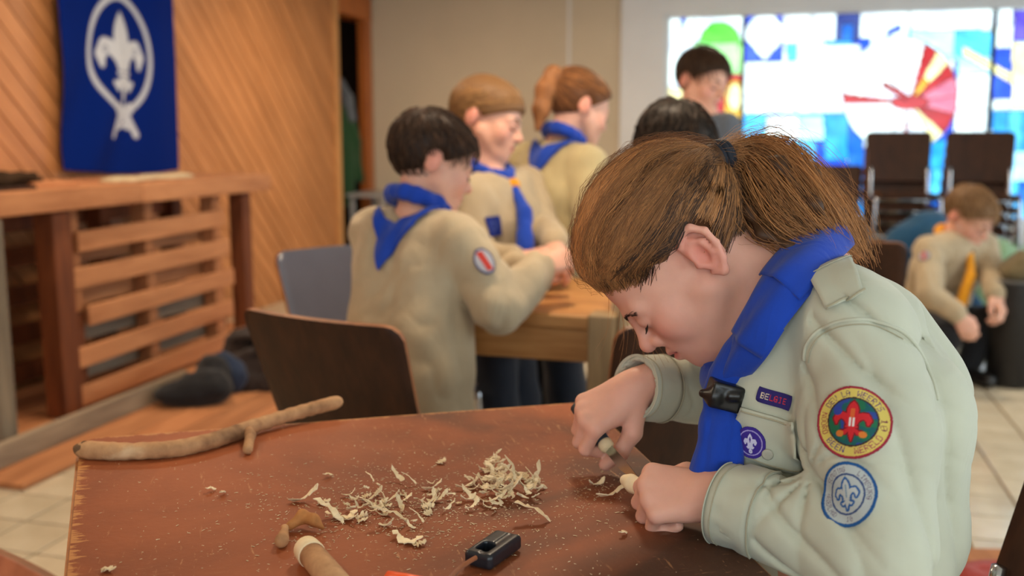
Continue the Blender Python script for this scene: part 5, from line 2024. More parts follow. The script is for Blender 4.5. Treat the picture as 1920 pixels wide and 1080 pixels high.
def hit(x, y, off=.002):
    d = (P(x, y, 1) - CAMV).normalized()
    h = _bv.ray_cast(CAMV, d)
    if h[0] is None:
        h = _bv.find_nearest(P(x, y, 1.15))
    n_ = h[1]
    if n_.dot(d) > 0:
        n_ = -n_
    return h[0] + n_ * off, n_
def smooth_normal(c, r=.03):
    acc = Vector((0, 0, 0))
    for lc, n_, i_, d_ in _bv.find_nearest_range(c, r):
        acc += n_
    return acc.normalized() if acc.length > 1e-6 else Vector((0, -1, 0))
def lay(p, n_, off, reach=.05):
    h = _bv.ray_cast(p + n_ * reach, -n_, reach * 2)
    return (h[0] + n_ * off) if h[0] is not None else None
def patch(name, px_, py_, rx, ry, rot, colfn, label, res=84, off=.0016, shape='disc', th=.0015, mat=None, relax=14):
    c, _ = hit(px_, py_, 0)
    n_ = smooth_normal(c, .035)
    if n_.dot(CAMV - c) < 0:
        n_ = -n_
    upv = CU - n_ * CU.dot(n_)
    upv.normalize()
    ri = upv.cross(n_)
    cr_, sr_ = math.cos(rot), math.sin(rot)
    ax_, ay_ = ri * cr_ + upv * sr_, -ri * sr_ + upv * cr_
    g = np.linspace(-1, 1, res)
    X, Y = np.meshgrid(g, g, indexing='ij')
    ok = (X ** 2 + Y ** 2 < 1.0) if shape == 'disc' else np.ones((res, res), bool)
    # height of the cloth over the badge plane, on a coarse grid, then relaxed: the badge is stiff
    rc_ = 25
    gc = np.linspace(-1, 1, rc_)
    H = np.full((rc_, rc_), np.nan)
    for i in range(rc_):
        for j in range(rc_):
            q = lay(c + ax_ * gc[i] * rx + ay_ * gc[j] * ry, n_, 0)
            if q is not None and gc[i] ** 2 + gc[j] ** 2 < 1.5:
                H[i, j] = (q - c).dot(n_)
    H = np.where(np.isnan(H), np.nanmedian(H), H)
    for _ in range(relax):
        Hp = np.pad(H, 1, mode='edge')
        H = np.maximum((Hp[2:, 1:-1] + Hp[:-2, 1:-1] + Hp[1:-1, 2:] + Hp[1:-1, :-2]) / 4, H - .0006)
    f_ = (g + 1) / 2 * (rc_ - 1)
    k_ = np.minimum(f_.astype(int), rc_ - 2)
    w_ = f_ - k_
    rows_ = H[k_] * (1 - w_)[:, None] + H[k_ + 1] * w_[:, None]
    Hf = rows_[:, k_] * (1 - w_)[None] + rows_[:, k_ + 1] * w_[None]
    pos = A3(c) + X[..., None] * A3(ax_) * rx + Y[..., None] * A3(ay_) * ry + (Hf + off)[..., None] * A3(n_)
    rgb = colfn(X, Y)
    idx = -np.ones((res, res), int)
    idx[ok] = np.arange(ok.sum())
    a, b, c4, d4 = idx[:-1, :-1], idx[1:, :-1], idx[1:, 1:], idx[:-1, 1:]
    m_ = (a >= 0) & (b >= 0) & (c4 >= 0) & (d4 >= 0)
    Fq = np.stack([a[m_], b[m_], c4[m_], d4[m_]], 1)
    me = np_mesh(name, pos[ok], Fq)
    set_col(me, rgb[ok])
    o = link(name, me, mat or mat_attr('embroidery', .8, .2, bump=.3, bscale=900), None, True, fix=False)
    md_ = o.modifiers.new('thickness', 'SOLIDIFY')
    md_.thickness = th
    md_.offset = 0
    put(o, shirt)
    o['label'] = label
    return o
FONT = {'A': '0E11111F111111', 'B': '1E11111E11111E', 'C': '0E11101010110E', 'D': '1E11111111111E', 'E': '1F10101E10101F', 'G': '0E11101713110F', 'I': '0E04040404040E', 'K': '11121418141211', 'L': '1010101010101F', 'M': '111B1515111111', 'N': '11191915131311', 'O': '0E11111111110E', 'R': '1E11111E141211', 'S': '0F10100E01011E', 'T': '1F040404040404', 'U': '1111111111110E', 'V': '11111111110A04', 'W': '11111115151B11', '1': '040C040404040E', '0': '0E11131519110E', '9': '0E11110F01110E', ' ': '00000000000000', 'H': '1111111F111111'}
def glyph(ch, x, y):
    """x,y in 0..1 (arrays) -> bool"""
    rows = [int(FONT.get(ch, FONT[' '])[i * 2:i * 2 + 2], 16) for i in range(7)]
    tab = np.array([[(r >> (4 - c)) & 1 for c in range(5)] for r in rows])
    ci = np.clip((x * 5).astype(int), 0, 4)
    ri = np.clip(((1 - y) * 7).astype(int), 0, 6)
    return (tab[ri, ci] > 0) & (x >= 0) & (x < 1) & (y >= 0) & (y < 1)
def ring_text(X, Y, txt, a0, a1, r0, r1, flip=False):
    """letters round a ring from angle a0 to a1 (degrees, clockwise from 12 o'clock)"""
    an = np.degrees(np.arctan2(X, Y))
    rr = np.hypot(X, Y)
    an = np.where(an < min(a0, a1) - 1e-6, an + 360, an)
    t_ = (an - a0) / (a1 - a0)
    out = np.zeros(X.shape, bool)
    v_ = (rr - r0) / (r1 - r0)
    if flip:
        v_ = 1 - v_
    n_ = len(txt)
    for i, ch in enumerate(txt):
        out |= glyph(ch, (t_ * n_ - i) * 1.22, v_) & (t_ >= 0) & (t_ <= 1)
    return out
def big_badge(X, Y):
    r = np.hypot(X, Y)
    c = np.ones(X.shape + (3,)) * srgb(206, 186, 96)
    def ov(m_, col):
        c[m_] = srgb(*col)
    ov(r > .92, (150, 40, 60))
    nz = vnoise(np.stack([X.ravel() * 5, Y.ravel() * 5, X.ravel() * 0], 1), 4).reshape(X.shape)
    ov(r < .64, (30, 90, 92))
    ov((r < .64) & (nz > .25), (46, 70, 140))
    ov((r < .64) & (nz < -.35), (36, 104, 74))
    ov(np.abs(r - .65) < .022, (60, 40, 44))
    for txt, a0, a1, fl, col in (('DEV LA', -62, -8, False, (88, 50, 96)), ('WEERTS', 4, 62, False, (92, 52, 110)), ('10', 78, 104, False, (110, 44, 70)), ('WERELD', 172, 112, True, (150, 50, 84)), ('BEEN', 232, 190, True, (84, 60, 120)), ('NOORD', 286, 242, True, (150, 60, 70))):
        ov(ring_text(X, Y, txt, a0, a1, .70, .87, fl), col)
    L_ = lily(X / .62, (Y - .02) / .56)
    ov(L_ < .05, (110, 26, 34))
    ov(L_ < -.01, (196, 40, 48))
    ov((np.abs(np.abs(X) - .05) < .03) & (Y > -.14) & (Y < .10) & (L_ < 0), (222, 214, 210))
    ov((np.abs(X) < .05) & (Y > .1) & (Y < .34), (206, 96, 50))
    ov((np.hypot((np.abs(X) - .30) / 1.2, Y + .34) < .085) & (r < .64), (208, 120, 50))
    ov((np.hypot(X + .40, Y - .26) < .12), (50, 66, 150))
    return c
def blue_badge(X, Y):
    r = np.hypot(X, Y)
    c = np.ones(X.shape + (3,)) * srgb(176, 184, 184)
    def ov(m_, col):
        c[m_] = srgb(*col)
    ov(r > .89, (34, 84, 142))
    ov(np.abs(r - .60) < .030, (54, 74, 118))
    for txt, a0, a1, fl in (('SCOUTING', -72, -14, False), ('LIMBURG', 18, 92, False), ('NEDERLAND', 262, 196, True), ('10', 168, 150, True)):
        ov(ring_text(X, Y, txt, a0, a1, .67, .83, fl), (108, 92, 112))
    cs, sn = math.cos(.28), math.sin(.28)
    Xr, Yr = X * cs + Y * sn, -X * sn + Y * cs
    L_ = lily(Xr / .52, Yr / .48)
    ov(L_ < .10, (44, 92, 152))
    ov(L_ < -.03, (186, 194, 194))
    ov((np.abs(Xr) < .025) & (Yr > -.1) & (Yr < .3), (120, 150, 176))
    return c
def purple_badge(X, Y):
    r = np.hypot(X, Y)
    c = np.ones(X.shape + (3,)) * srgb(62, 44, 140)
    c[np.abs(r - .76) < .035] = srgb(170, 160, 214)
    L_ = lily(X / .50, (Y - .02) / .52)
    c[(L_ < .06) & (L_ > -.16)] = srgb(206, 204, 232)
    c[(np.abs(np.hypot(X / .9, Y + .52) - .09) < .05) & (r < .72)] = srgb(206, 204, 232)
    return c
def name_strip(X, Y):
    c = np.ones(X.shape + (3,)) * srgb(48, 40, 104)
    for i, ch in enumerate('BELGIE'):
        x0 = -.74 + i * .25
        m_ = glyph(ch, (X - x0) / .20, (Y + .42) / .84)
        c[m_] = srgb(212, 196, 170) if i < 2 else srgb(196, 54, 62)
    return c
patch('round_badge', 1598, 790, .0375, .0375, -.02, big_badge, 'round red-rimmed yellow badge with a red lily on the upper sleeve', res=110, off=.0032)
patch('round_badge', 1588, 927, .0300, .0325, -.10, blue_badge, 'round blue-rimmed white badge with a blue lily on the lower sleeve', res=100)
# badges on the other children's shirts
_keep = (_bv, shirt)
def use_shirt(s_):
    global _bv, shirt
    shirt = s_
    _bv = BVHTree.FromPolygons([v.co.copy() for v in s_.data.vertices], [tuple(p.vertices) for p in s_.data.polygons])
def blue_cloth(X, Y):
    c_ = np.ones(X.shape + (3,)) * srgb(28, 44, 120)
    c_[np.abs(np.hypot(X, Y) - .45) < .10] = srgb(60, 74, 140)
    return c_
def red_shield(X, Y):
    c_ = np.ones(X.shape + (3,)) * srgb(170, 168, 176)
    c_[np.hypot(X, Y) > .82] = srgb(70, 74, 110)
    c_[(np.abs(X + .2 * Y) < .30) & (np.abs(Y) < .7)] = srgb(186, 62, 54)
    return c_
use_shirt(shB)
patch('pocket_badge', 922, 425, .034, .030, .15, blue_cloth, 'dark blue cloth badge on the chest pocket', res=30, shape='rect', off=.004)
use_shirt(shA)
patch('sleeve_badge', 908, 490, .026, .036, .35, red_shield, 'pale badge with red emblem on the sleeve', res=40, off=.004)
use_shirt(shF)
patch('sleeve_badge', 1733, 480, .030, .030, .0, red_shield, 'small red badge on the upper sleeve', res=30, off=.004)
_bv, shirt = _keep
# pocket flap, laid on the chest
def sheet(name, rows, mat, off=.004, th=.0022, label=None, res=(18, 14), bump=None, smooth_it=4):
    """rows: list of pixel polylines (top row first); the quad between them is laid on the shirt"""
    nu_, nv__ = res
    pos = np.zeros((nu_, nv__, 3))
    for j in range(nv__):
        t_ = j / (nv__ - 1) * (len(rows) - 1)
        k = min(int(t_), len(rows) - 2)
        f = t_ - k
        for i in range(nu_):
            s2 = i / (nu_ - 1)
            def along(r):
                q = s2 * (len(r) - 1)
                a = min(int(q), len(r) - 2)
                return [r[a][m] + (r[a + 1][m] - r[a][m]) * (q - a) for m in (0, 1)]
            A_, B_ = along(rows[k]), along(rows[k + 1])
            p_, n_ = hit(A_[0] + (B_[0] - A_[0]) * f, A_[1] + (B_[1] - A_[1]) * f, off)
            pos[i, j] = p_
    for _ in range(smooth_it):
        q = pos.copy()
        q[1:-1, 1:-1] = (pos[2:, 1:-1] + pos[:-2, 1:-1] + pos[1:-1, 2:] + pos[1:-1, :-2] + pos[1:-1, 1:-1]) / 5
        pos = q
    i, j = np.meshgrid(np.arange(nu_ - 1), np.arange(nv__ - 1), indexing='ij')
    a = (i * nv__ + j).ravel()
    Fq = np.stack([a, a + nv__, a + nv__ + 1, a + 1], 1)
    me = np_mesh(name, pos.reshape(-1, 3), Fq)
    o = link(name, me, mat, None, True, fix=False)
    md_ = o.modifiers.new('thickness', 'SOLIDIFY')
    md_.thickness = th
    md_.offset = 0
    put(o, shirt)
    if label:
        o['label'] = label
    return o
def seam(pix, r=.0010, off=.0008, name='seam', mat=None, n=40):
    pts = catmull([Vector((a, b, 0)) for a, b in pix], n)
    w = [hit(p.x, p.y, off)[0] for p in pts]
    for _ in range(2):
        w = [w[0]] + [(w[i - 1] + w[i] * 2 + w[i + 1]) / 4 for i in range(1, len(w) - 1)] + [w[-1]]
    o = MB().tube(w, r, 6).build(name, mat or M_gshirt, shirt, True)
    return o
M_seam = mat_cloth('shirt_stitching', srgb(168, 162, 138), weave=1400, var=0.05)
flap = sheet('pocket_flap', [[(1394, 762), (1440, 776), (1494, 792)], [(1372, 812), (1436, 826), (1498, 840)], [(1378, 845), (1440, 872), (1502, 886)]], M_gshirt, .0050, .0026, 'buttoned chest pocket flap')
seam([(1396, 768), (1442, 782), (1494, 798)], .0012, .007, 'flap_seam', M_seam)
seam([(1382, 842), (1442, 867), (1500, 880)], .0008, .0068, 'flap_seam', M_seam)
nm = patch('name_strip', 1453, 747, .0190, .0085, -.24, name_strip, 'dark blue name strip with embroidered letters', res=70, shape='rect', off=.0022)
def on_flap(mesh_off=.0075):
    pass
pb_ = patch('round_badge', 1414, 828, .0165, .0190, -.10, purple_badge, 'small purple badge with a white lily on the pocket flap', res=70, off=.0078)
bt, bn = hit(1441, 846, .0085)
MB().lathe(bt, [(.0062, -.001), (.0066, .0008), (.0054, .0018), (.002, .0014)], 18, bn).build('button', mat_plain('pale_button', srgb(176, 174, 160), .35), shirt, True)
# shoulder strap and seams
ep = sheet('epaulette', [[(1519, 520), (1556, 500), (1592, 486)], [(1534, 548), (1570, 530), (1606, 514)], [(1552, 582), (1586, 568), (1618, 552)]], M_gshirt, .0055, .0030, 'buttoned shoulder strap', res=(12, 12))
seam([(1556, 580), (1588, 566), (1620, 550)], .0012, .0078, 'strap_seam', M_seam)
seam([(1524, 524), (1560, 505), (1594, 490)], .0007, .0078, 'strap_seam', M_seam)
seam([(1508, 676), (1512, 648), (1535, 620), (1580, 602), (1640, 602), (1700, 628), (1740, 690), (1758, 750)], .0022, .0006, 'armhole_seam', M_gshirt, 70)
seam([(1516, 680), (1520, 655), (1541, 628), (1582, 611), (1638, 611), (1693, 635)], .0007, .0010, 'armhole_seam', M_seam, 60)
# cuffs: ribs round the sleeve ends
def cuff(w_, d_, r_, back_, ln, name):
    a = d_.orthogonal().normalized()
    b = d_.cross(a)
    N, Mv = 44, 7
    vs, fs = [], []
    for j in range(Mv):
        t_ = j / (Mv - 1)
        for i in range(N):
            an = 2 * PI * i / N
            dr = a * math.cos(an) + b * math.sin(an)
            c_ = w_ - d_ * back_ + d_ * ln * t_
            h = _bv.ray_cast(c_ + dr * .10, -dr, .10)
            rad_ = r_
            if h[0] is not None:
                rad_ = max((h[0] - c_).dot(dr) + .0022, r_ * .92) if t_ < .75 else r_ * (1 + .02 * math.sin(an * 5))
            rad_ = min(rad_, r_ * 1.12)
            vs.append(c_ + dr * rad_)
    for j in range(Mv - 1):
        for i in range(N):
            fs.append((j * N + i, j * N + (i + 1) % N, (j + 1) * N + (i + 1) % N, (j + 1) * N + i))
    me = bpy.data.meshes.new(name)
    me.from_pydata([tuple(v_) for v_ in vs], [], fs)
    o = link(name, me, M_gshirt, None, True)
    md_ = o.modifiers.new('thickness', 'SOLIDIFY')
    md_.thickness = .0022
    put(o, shirt)
    for q in (Mv - 1, Mv - 2, 0):
        ring = [vs[q * N + i] + (vs[q * N + i] - (w_ - d_ * back_ + d_ * ln * q / (Mv - 1))).normalized() * .0006 for i in range(N)]
        MB().tube(ring, .0008, 6, closed=True).build('cuff_seam', M_seam if q != Mv - 1 else M_gshirt, shirt, True)
cuff(endL, dL, .0462, .052, .053, 'cuff')
cuff(endR, dR, .0430, .046, .047, 'cuff')

# --- neckerchief: folded cloth round the neck, slide, two tails
S = SDF()
roll = [P(1390, 575, 1.35), P(1440, 490, 1.33), P(1510, 450, 1.26), P(1530, 480, 1.19), P(1478, 540, 1.145), P(1422, 612, 1.135), P(1388, 668, 1.150), P(1362, 708, 1.160), P(1354, 738, 1.165)]
S.chain(roll, [.020, .022, .022, .020, .018, .018, .018, .017, .015], .02)
S.chain([P(1390, 575, 1.35), P(1350, 640, 1.31), P(1345, 705, 1.23), P(1354, 738, 1.165)], [.020, .022, .020, .015], .015)
S.chain([P(1352, 738, 1.162), P(1346, 800, 1.150), P(1332, 890, 1.145)], [.016, .020, .024], .012)
S.chain([P(1356, 738, 1.160), P(1364, 800, 1.142), P(1368, 890, 1.140)], [.015, .017, .019], .006)
S.disp(lambda Q: (.0035 * ridge(Q[:, 0] * 130 - Q[:, 2] * 26 + .8 * vnoise(Q * 14, 3), 1.6) * (Q[:, 2] < .93) + .0015 * vnoise(Q * 30, 1)).astype(F32))
scf = sdf_obj('neckerchief', S, .0034, M_scarf, girl)
scf['label'] = 'royal blue rolled neckerchief'
inn = [(1515, 416, 1.235), (1468, 468, 1.180), (1428, 522, 1.150), (1402, 580, 1.142), (1374, 635, 1.150), (1342, 692, 1.158)]
outr = [(1600, 462, 1.205), (1566, 498, 1.140), (1528, 540, 1.098), (1476, 606, 1.082), (1434, 668, 1.094), (1392, 716, 1.138)]
inn = catmull([P(*q) for q in inn], 61)
outr = catmull([P(*q) for q in outr], 61)
def cloth_tier(i0, i1, lift, flare, slant, name):
    """one folded layer between stations i0..i1 of the two edges"""
    nu_, nw = 22, 15
    vs, fs = [], []
    for a in range(nu_):
        for b in range(nw):
            w_ = b / (nw - 1)
            st_ = i0 + (i1 - i0 + slant * (w_ - .5)) * a / (nu_ - 1)
            st_ = min(max(st_, 0), 59.99)
            k = int(st_)
            f = st_ - k
            I_, O_ = inn[k].lerp(inn[k + 1], f), outr[k].lerp(outr[k + 1], f)
            mid_ = I_.lerp(O_, w_)
            tng = (outr[k + 1] - outr[k] + inn[k + 1] - inn[k]).normalized()
            nr = (O_ - I_).cross(tng).normalized()
            if nr.dot(CAMV - mid_) < 0:
                nr = -nr
            e_ = math.sin(PI * min(max(w_, 0), 1)) ** .7
            tt = a / (nu_ - 1)
            hgt = .016 * e_ + lift + flare * tt ** 2 + .0026 * math.sin(w_ * 11 + tt * 2.2 + i0) * (.3 + .7 * tt)
            vs.append(mid_ + nr * hgt)
    for a in range(nu_ - 1):
        for b in range(nw - 1):
            k = a * nw + b
            fs.append((k, k + 1, k + nw + 1, k + nw))
    me = bpy.data.meshes.new(name)
    me.from_pydata([tuple(v_) for v_ in vs], [], fs)
    o = link(name, me, M_scarf, None, True)
    md_ = o.modifiers.new('thickness', 'SOLIDIFY')
    md_.thickness = .0022
    md_.offset = 0
    put(o, scf)
cloth_tier(0, 27, .0035, .0012, 5, 'cloth_fold')
cloth_tier(18, 47, .0005, .0015, 4, 'cloth_fold')
cloth_tier(38, 59.9, -.0015, -.006, 0, 'cloth_fold')
wg = SDF()
wc = P(1358, 740, 1.142)
wg.box(wc, (.019, .016, .0155), Matrix.Rotation(.25, 3, 'Y'), .004)
wg.cone(wc + CR * -.014 - CF * .008, wc + CR * -.025 - CF * .004 + CU * .002, .012, .005, .004)
wg.cone(wc + CR * .004 - CF * .014, wc + CR * .012 - CF * .015, .006, .006, .003)
sdf_obj('woggle', wg, .002, M_black, scf)

# --- hair
dark, gold = np.array(srgb(60, 44, 36)), np.array(srgb(214, 150, 92))
mid_c = np.array(srgb(128, 88, 58))
HL = (.072, .76, .088)
def tight(Q):
    """hair lies close at the hairline and at the nape"""
    dz = (Q[:, 2] - (HL[0] + HL[1] * (Q[:, 1] - HL[2]))) / 1.25
    front = np.clip((Q[:, 1] + .02) / .04, 0, 1)
    nape = np.clip((.045 - Q[:, 2]) / .08, 0, 1) * np.clip((-.01 - Q[:, 1]) / .05, 0, 1)
    return (.0185 * np.exp(-np.maximum(dz, 0) / .017) * front + .013 * nape).astype(F32)
cap = hair_cap(.020, HL, .006, .046).disp(tight)
V, Fq = isosurf(cap, cap.lo, cap.hi, .0035, 4)
me = np_mesh('hair', to_world(V, GR, GO, GS), Fq)
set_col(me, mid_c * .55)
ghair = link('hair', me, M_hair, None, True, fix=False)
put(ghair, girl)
sk2 = skull(.0215, .006).disp(tight)
TIE = np.array([0, -.131, .038])
tdir = unit(TIE - C0)
def polyb(tab, x):
    """piecewise linear table of 3-D points"""
    tab = np.array(tab)
    k = np.linspace(0, 1, len(tab))
    return np.stack([np.interp(x, k, tab[:, i]) for i in range(3)], 1)
def cap_strands(n, m=10):
    """locks combed from the front hairline round the side of the head and up into the tie"""
    ph = np.clip(RNG.beta(1.0, 1.0, n) * 1.02, 0, 1)
    sg = np.where(RNG.random(n) < .62, -1.0, 1.0)           # more on the side that is seen
    sx = np.stack([sg, np.ones(n), np.ones(n)], 1)
    jit = lambda s_: RNG.normal(size=(n, 3)) * s_
    root = polyb([(.004, .098, .086), (.030, .096, .081), (.052, .080, .068), (.066, .056, .048), (.072, .030, .032)], ph) * sx + jit(.007)
    v1 = polyb([(.006, .050, .120), (.044, .050, .105), (.072, .040, .078), (.084, .030, .054), (.086, .004, .042)], ph) * sx + jit(.006)
    v2 = polyb([(.006, -.040, .125), (.044, -.040, .112), (.076, -.035, .085), (.088, -.045, .054), (.088, -.050, .036)], ph) * sx + jit(.006)
    v3 = polyb([(.003, -.100, .095), (.024, -.104, .090), (.042, -.108, .074), (.048, -.112, .046), (.044, -.112, .020)], ph) * sx + jit(.005)
    lockn = np.stack([vnoise(np.stack([ph * 26, sg * 3, ph * 0 + q], 1), 50 + q) for q in range(3)], 1)
    v1 = v1 + lockn * .010
    v2 = v2 + np.roll(lockn, 1, 1) * .012
    # some hairs start further back
    st = np.where(RNG.random(n) < .5, 0.0, RNG.uniform(0, .55, n))
    ctrl = np.stack([root, v1, v2, v3, np.tile(TIE, (n, 1))], 1)
    Ls = np.zeros((n, m, 3))
    up = RNG.uniform(-.0006, .0015, n) + .0030 * vnoise(np.stack([ph * 20, sg * 2, ph * 0], 1), 77)
    for j in range(m):
        t_ = st + (1 - st) * j / (m - 1)
        # quartic Bezier
        q = t_[:, None]
        c = ctrl
        bz = [(1 - q) ** 4, 4 * q * (1 - q) ** 3, 6 * q * q * (1 - q) ** 2, 4 * q ** 3 * (1 - q), q ** 4]
        p = sum(b_ * c[:, i] for i, b_ in enumerate(bz))
        dj = unit(p - C0 + .011 * np.stack([vnoise(np.stack([ph * 30, t_ * 7 + k, sg], 1), 60 + k) for k in range(3)], 1))
        r = radial_hit(sk2, C0, dj, 0) + up * np.clip(t_ * 4, 0, 1)
        onsf = C0 + dj * r[:, None]
        k = np.clip((t_ - .86) / .14, 0, 1)[:, None] ** 1.3
        tgt = TIE + (onsf - TIE) * .12 + jit(.0022)
        Ls[:, j] = onsf * (1 - k) + tgt * k
    shade = np.clip(.22 + .50 * vnoise(np.stack([ph * 26, sg * 4, ph * 0], 1), 41) + .25 * vnoise(np.stack([ph * 90, sg * 4, ph * 0], 1), 43) + .10 * RNG.normal(size=n) + .55 * (1 - ph), 0, 1)[:, None]  # locks over the top go golder: warm light from above painted in
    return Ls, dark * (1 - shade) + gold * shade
def nape_strands(n, m=8):
    a = RNG.uniform(-1, 1, n)
    root = np.stack([a * .070, -.066 - .026 * (1 - a * a) + .022 * (np.abs(a) > .8), -.052 + .034 * np.abs(a)], 1) + RNG.normal(size=(n, 3)) * .009
    Ls = np.zeros((n, m, 3))
    for j in range(m):
        t_ = j / (m - 1)
        dj = unit(unit(root - C0) * (1 - t_) + tdir * t_)
        r = radial_hit(sk2, C0, dj, 0) + RNG.uniform(-.001, .002, n) + .0005
        p = C0 + dj * r[:, None]
        k = max(0, (t_ - .8) / .2)
        Ls[:, j] = p * (1 - k) + (TIE + RNG.normal(size=(n, 3)) * .003) * k
    sh = np.clip(.25 + .25 * RNG.normal(size=n), 0, 1)[:, None]
    return Ls, dark * (1 - sh) + gold * sh
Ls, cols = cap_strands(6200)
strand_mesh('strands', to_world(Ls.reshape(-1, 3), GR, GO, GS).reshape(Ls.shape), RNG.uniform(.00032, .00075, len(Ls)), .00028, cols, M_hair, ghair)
def side_strands(n, m=8):
    b_ = RNG.random(n)
    sg = np.where(RNG.random(n) < .6, -1.0, 1.0)[:, None] * np.array([1, 0, 0]) + np.array([0, 1, 1])
    root = polyb([(.082, .010, .046), (.084, -.020, .048), (.084, -.050, .036), (.078, -.066, .012), (.070, -.076, -.016)], b_) * sg + RNG.normal(size=(n, 3)) * .004
    Ls = np.zeros((n, m, 3))
    for j in range(m):
        t_ = j / (m - 1)
        dj = unit(unit(root - C0) * (1 - t_) + tdir * t_ + .02 * np.stack([vnoise(np.stack([b_ * 12, sg[:, 0], b_ * 0 + t_ * 2], 1), 80 + k) for k in range(3)], 1))
        p = C0 + dj * (radial_hit(sk2, C0, dj, 0) + RNG.uniform(-.0008, .0014, n))[:, None]
        k = max(0, (t_ - .82) / .18)
        Ls[:, j] = p * (1 - k) + (TIE + (p - TIE) * .12 + RNG.normal(size=(n, 3)) * .002) * k
    sh = np.clip(.26 + .40 * vnoise(np.stack([b_ * 16, sg[:, 0] * 4, b_ * 0], 1), 47) + .10 * RNG.normal(size=n), 0, 1)[:, None]
    return Ls, dark * (1 - sh) + gold * sh
Ls, cols = side_strands(1700)
strand_mesh('side_strands', to_world(Ls.reshape(-1, 3), GR, GO, GS).reshape(Ls.shape), RNG.uniform(.00035, .0007, len(Ls)), .0003, cols, M_hair, ghair)
Ls, cols = nape_strands(1200)
strand_mesh('nape_strands', to_world(Ls.reshape(-1, 3), GR, GO, GS).reshape(Ls.shape), RNG.uniform(.0003, .0006, len(Ls)), .0003, cols, M_hair, ghair)
# flyaways over the crown
d = rand_dirs(1200)
d = d[(d[:, 2] > .25)][:260]
m = 10
FL = np.zeros((len(d), m, 3))
for j in range(m):
    t_ = j / (m - 1)
    dj = unit(d + unit(tdir - d) * t_ * .9 + .05 * np.stack([vnoise(d * 5 + t_ * 2, q) for q in (1, 2, 3)], 1))
    FL[:, j] = C0 + dj * (radial_hit(sk2, C0, dj, 0) + .004 + RNG.uniform(.002, .010, len(d)) * math.sin(PI * t_))[:, None]
strand_mesh('flyaway_strands', to_world(FL.reshape(-1, 3), GR, GO, GS).reshape(FL.shape), .00022, .00012, np.ones((len(d), 3)) * mid_c, M_hair, ghair)
# ponytail
tieW = Vector(to_world([TIE], GR, GO, GS)[0])
print('TIE px', proj(tieW))
def tail_strands(n, guides, spread, m=22, curl=.004):
    Ls = np.zeros((n, m, 3))
    gl = [np.array([list(p) for p in catmull(g, m)]) for g in guides]
    wts = RNG.dirichlet([.45] * len(gl), n)
    base = sum(wts[:, i][:, None, None] * gl[i][None] for i in range(len(gl)))
    off = RNG.normal(size=(n, 3))
    off /= np.maximum(np.linalg.norm(off, axis=1, keepdims=True), .8)
    t_ = np.linspace(0, 1, m)
    env = np.interp(t_, [0, .12, .45, .8, 1], [.2, .55, 1.0, .8, .55]) * spread
    ln = RNG.uniform(.72, 1.0, n)
    ph = RNG.uniform(0, 6.28, (n, 3))
    clump = np.stack([vnoise(off * 3, q) for q in (5, 6, 7)], 1)
    for j in range(m):
        tj = t_[j] * ln
        # resample along the strand
        f = tj * (m - 1)
        k = np.minimum(f.astype(int), m - 2)
        fr_ = (f - k)[:, None]
        pj = base[np.arange(n), k] * (1 - fr_) + base[np.arange(n), k + 1] * fr_
        Ls[:, j] = pj + off * env[j] + clump * env[j] * .5 + curl * np.sin(ph + t_[j] * 9) * t_[j]
    return Ls
tg = [[tieW, P(1405, 276, 1.262), P(1450, 272, 1.25), P(1520, 330, 1.23), P(1575, 400, 1.23), P(1625, 478, 1.25)],
      [tieW, P(1400, 292, 1.245), P(1460, 310, 1.20), P(1525, 385, 1.18), P(1565, 440, 1.20), P(1600, 470, 1.22)],
      [tieW, P(1405, 312, 1.26), P(1445, 345, 1.24), P(1480, 405, 1.22), P(1520, 440, 1.22), P(1575, 465, 1.24)],
      [tieW, P(1410, 290, 1.29), P(1480, 305, 1.31), P(1560, 370, 1.31), P(1615, 430, 1.30), P(1640, 500, 1.29)],
      [tieW, P(1390, 335, 1.225), P(1404, 395, 1.190), P(1430, 440, 1.168), P(1480, 462, 1.160), P(1535, 470, 1.170)],
      [tieW, P(1398, 330, 1.24), P(1424, 395, 1.22), P(1458, 440, 1.205), P(1510, 462, 1.20), P(1566, 480, 1.21)]]
S = SDF()
for g, r in zip(tg, ((.008, .006, .007, .008, .004, .001), (.008, .007, .008, .006, .003, .001), (.008, .008, .010, .007, .003, .001), (.008, .006, .007, .007, .004, .001), (.007, .005, .005, .004, .002, .001), (.007, .005, .005, .004, .002, .001))):
    S.chain(g, r, .02)
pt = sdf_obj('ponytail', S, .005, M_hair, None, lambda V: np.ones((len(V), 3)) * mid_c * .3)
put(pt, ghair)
TL = tail_strands(3500, tg, .027, 13)
sh_ = np.clip(.55 + .45 * vnoise(TL[:, 6] * 55, 12) + .16 * RNG.normal(size=len(TL)), 0, 1)[:, None]
strand_mesh('ponytail_strands', TL, RNG.uniform(.0004, .0009, len(TL)), .0003, dark * (1 - sh_) + gold * sh_, M_hair, ghair)
TL = tail_strands(420, tg, .050, 15, curl=.010)
strand_mesh('ponytail_flyaways', TL, .00022, .00012, np.ones((len(TL), 3)) * (mid_c * .5 + gold * .5), M_hair, ghair)
# elastic
tdirW = (tg[0][1] + tg[1][1] + tg[2][1] + tg[3][1]) / 4 - Vector(to_world([(0, -.09, .05)], GR, GO, GS)[0])
tdirW.normalize()
a_ = tdirW.orthogonal().normalized()
b_ = tdirW.cross(a_)
for k in range(3):
    ring = [tieW + tdirW * (.003 + .0065 * k) + (a_ * math.cos(q) + b_ * math.sin(q)) * (.0165 + .002 * (k == 1)) for q in np.linspace(0, 2 * PI, 29)[:-1]]
    MB().tube(ring, .0042, 8, closed=True).build('hair_elastic', mat_plain('dark_elastic', srgb(22, 28, 40), .7), ghair, True)
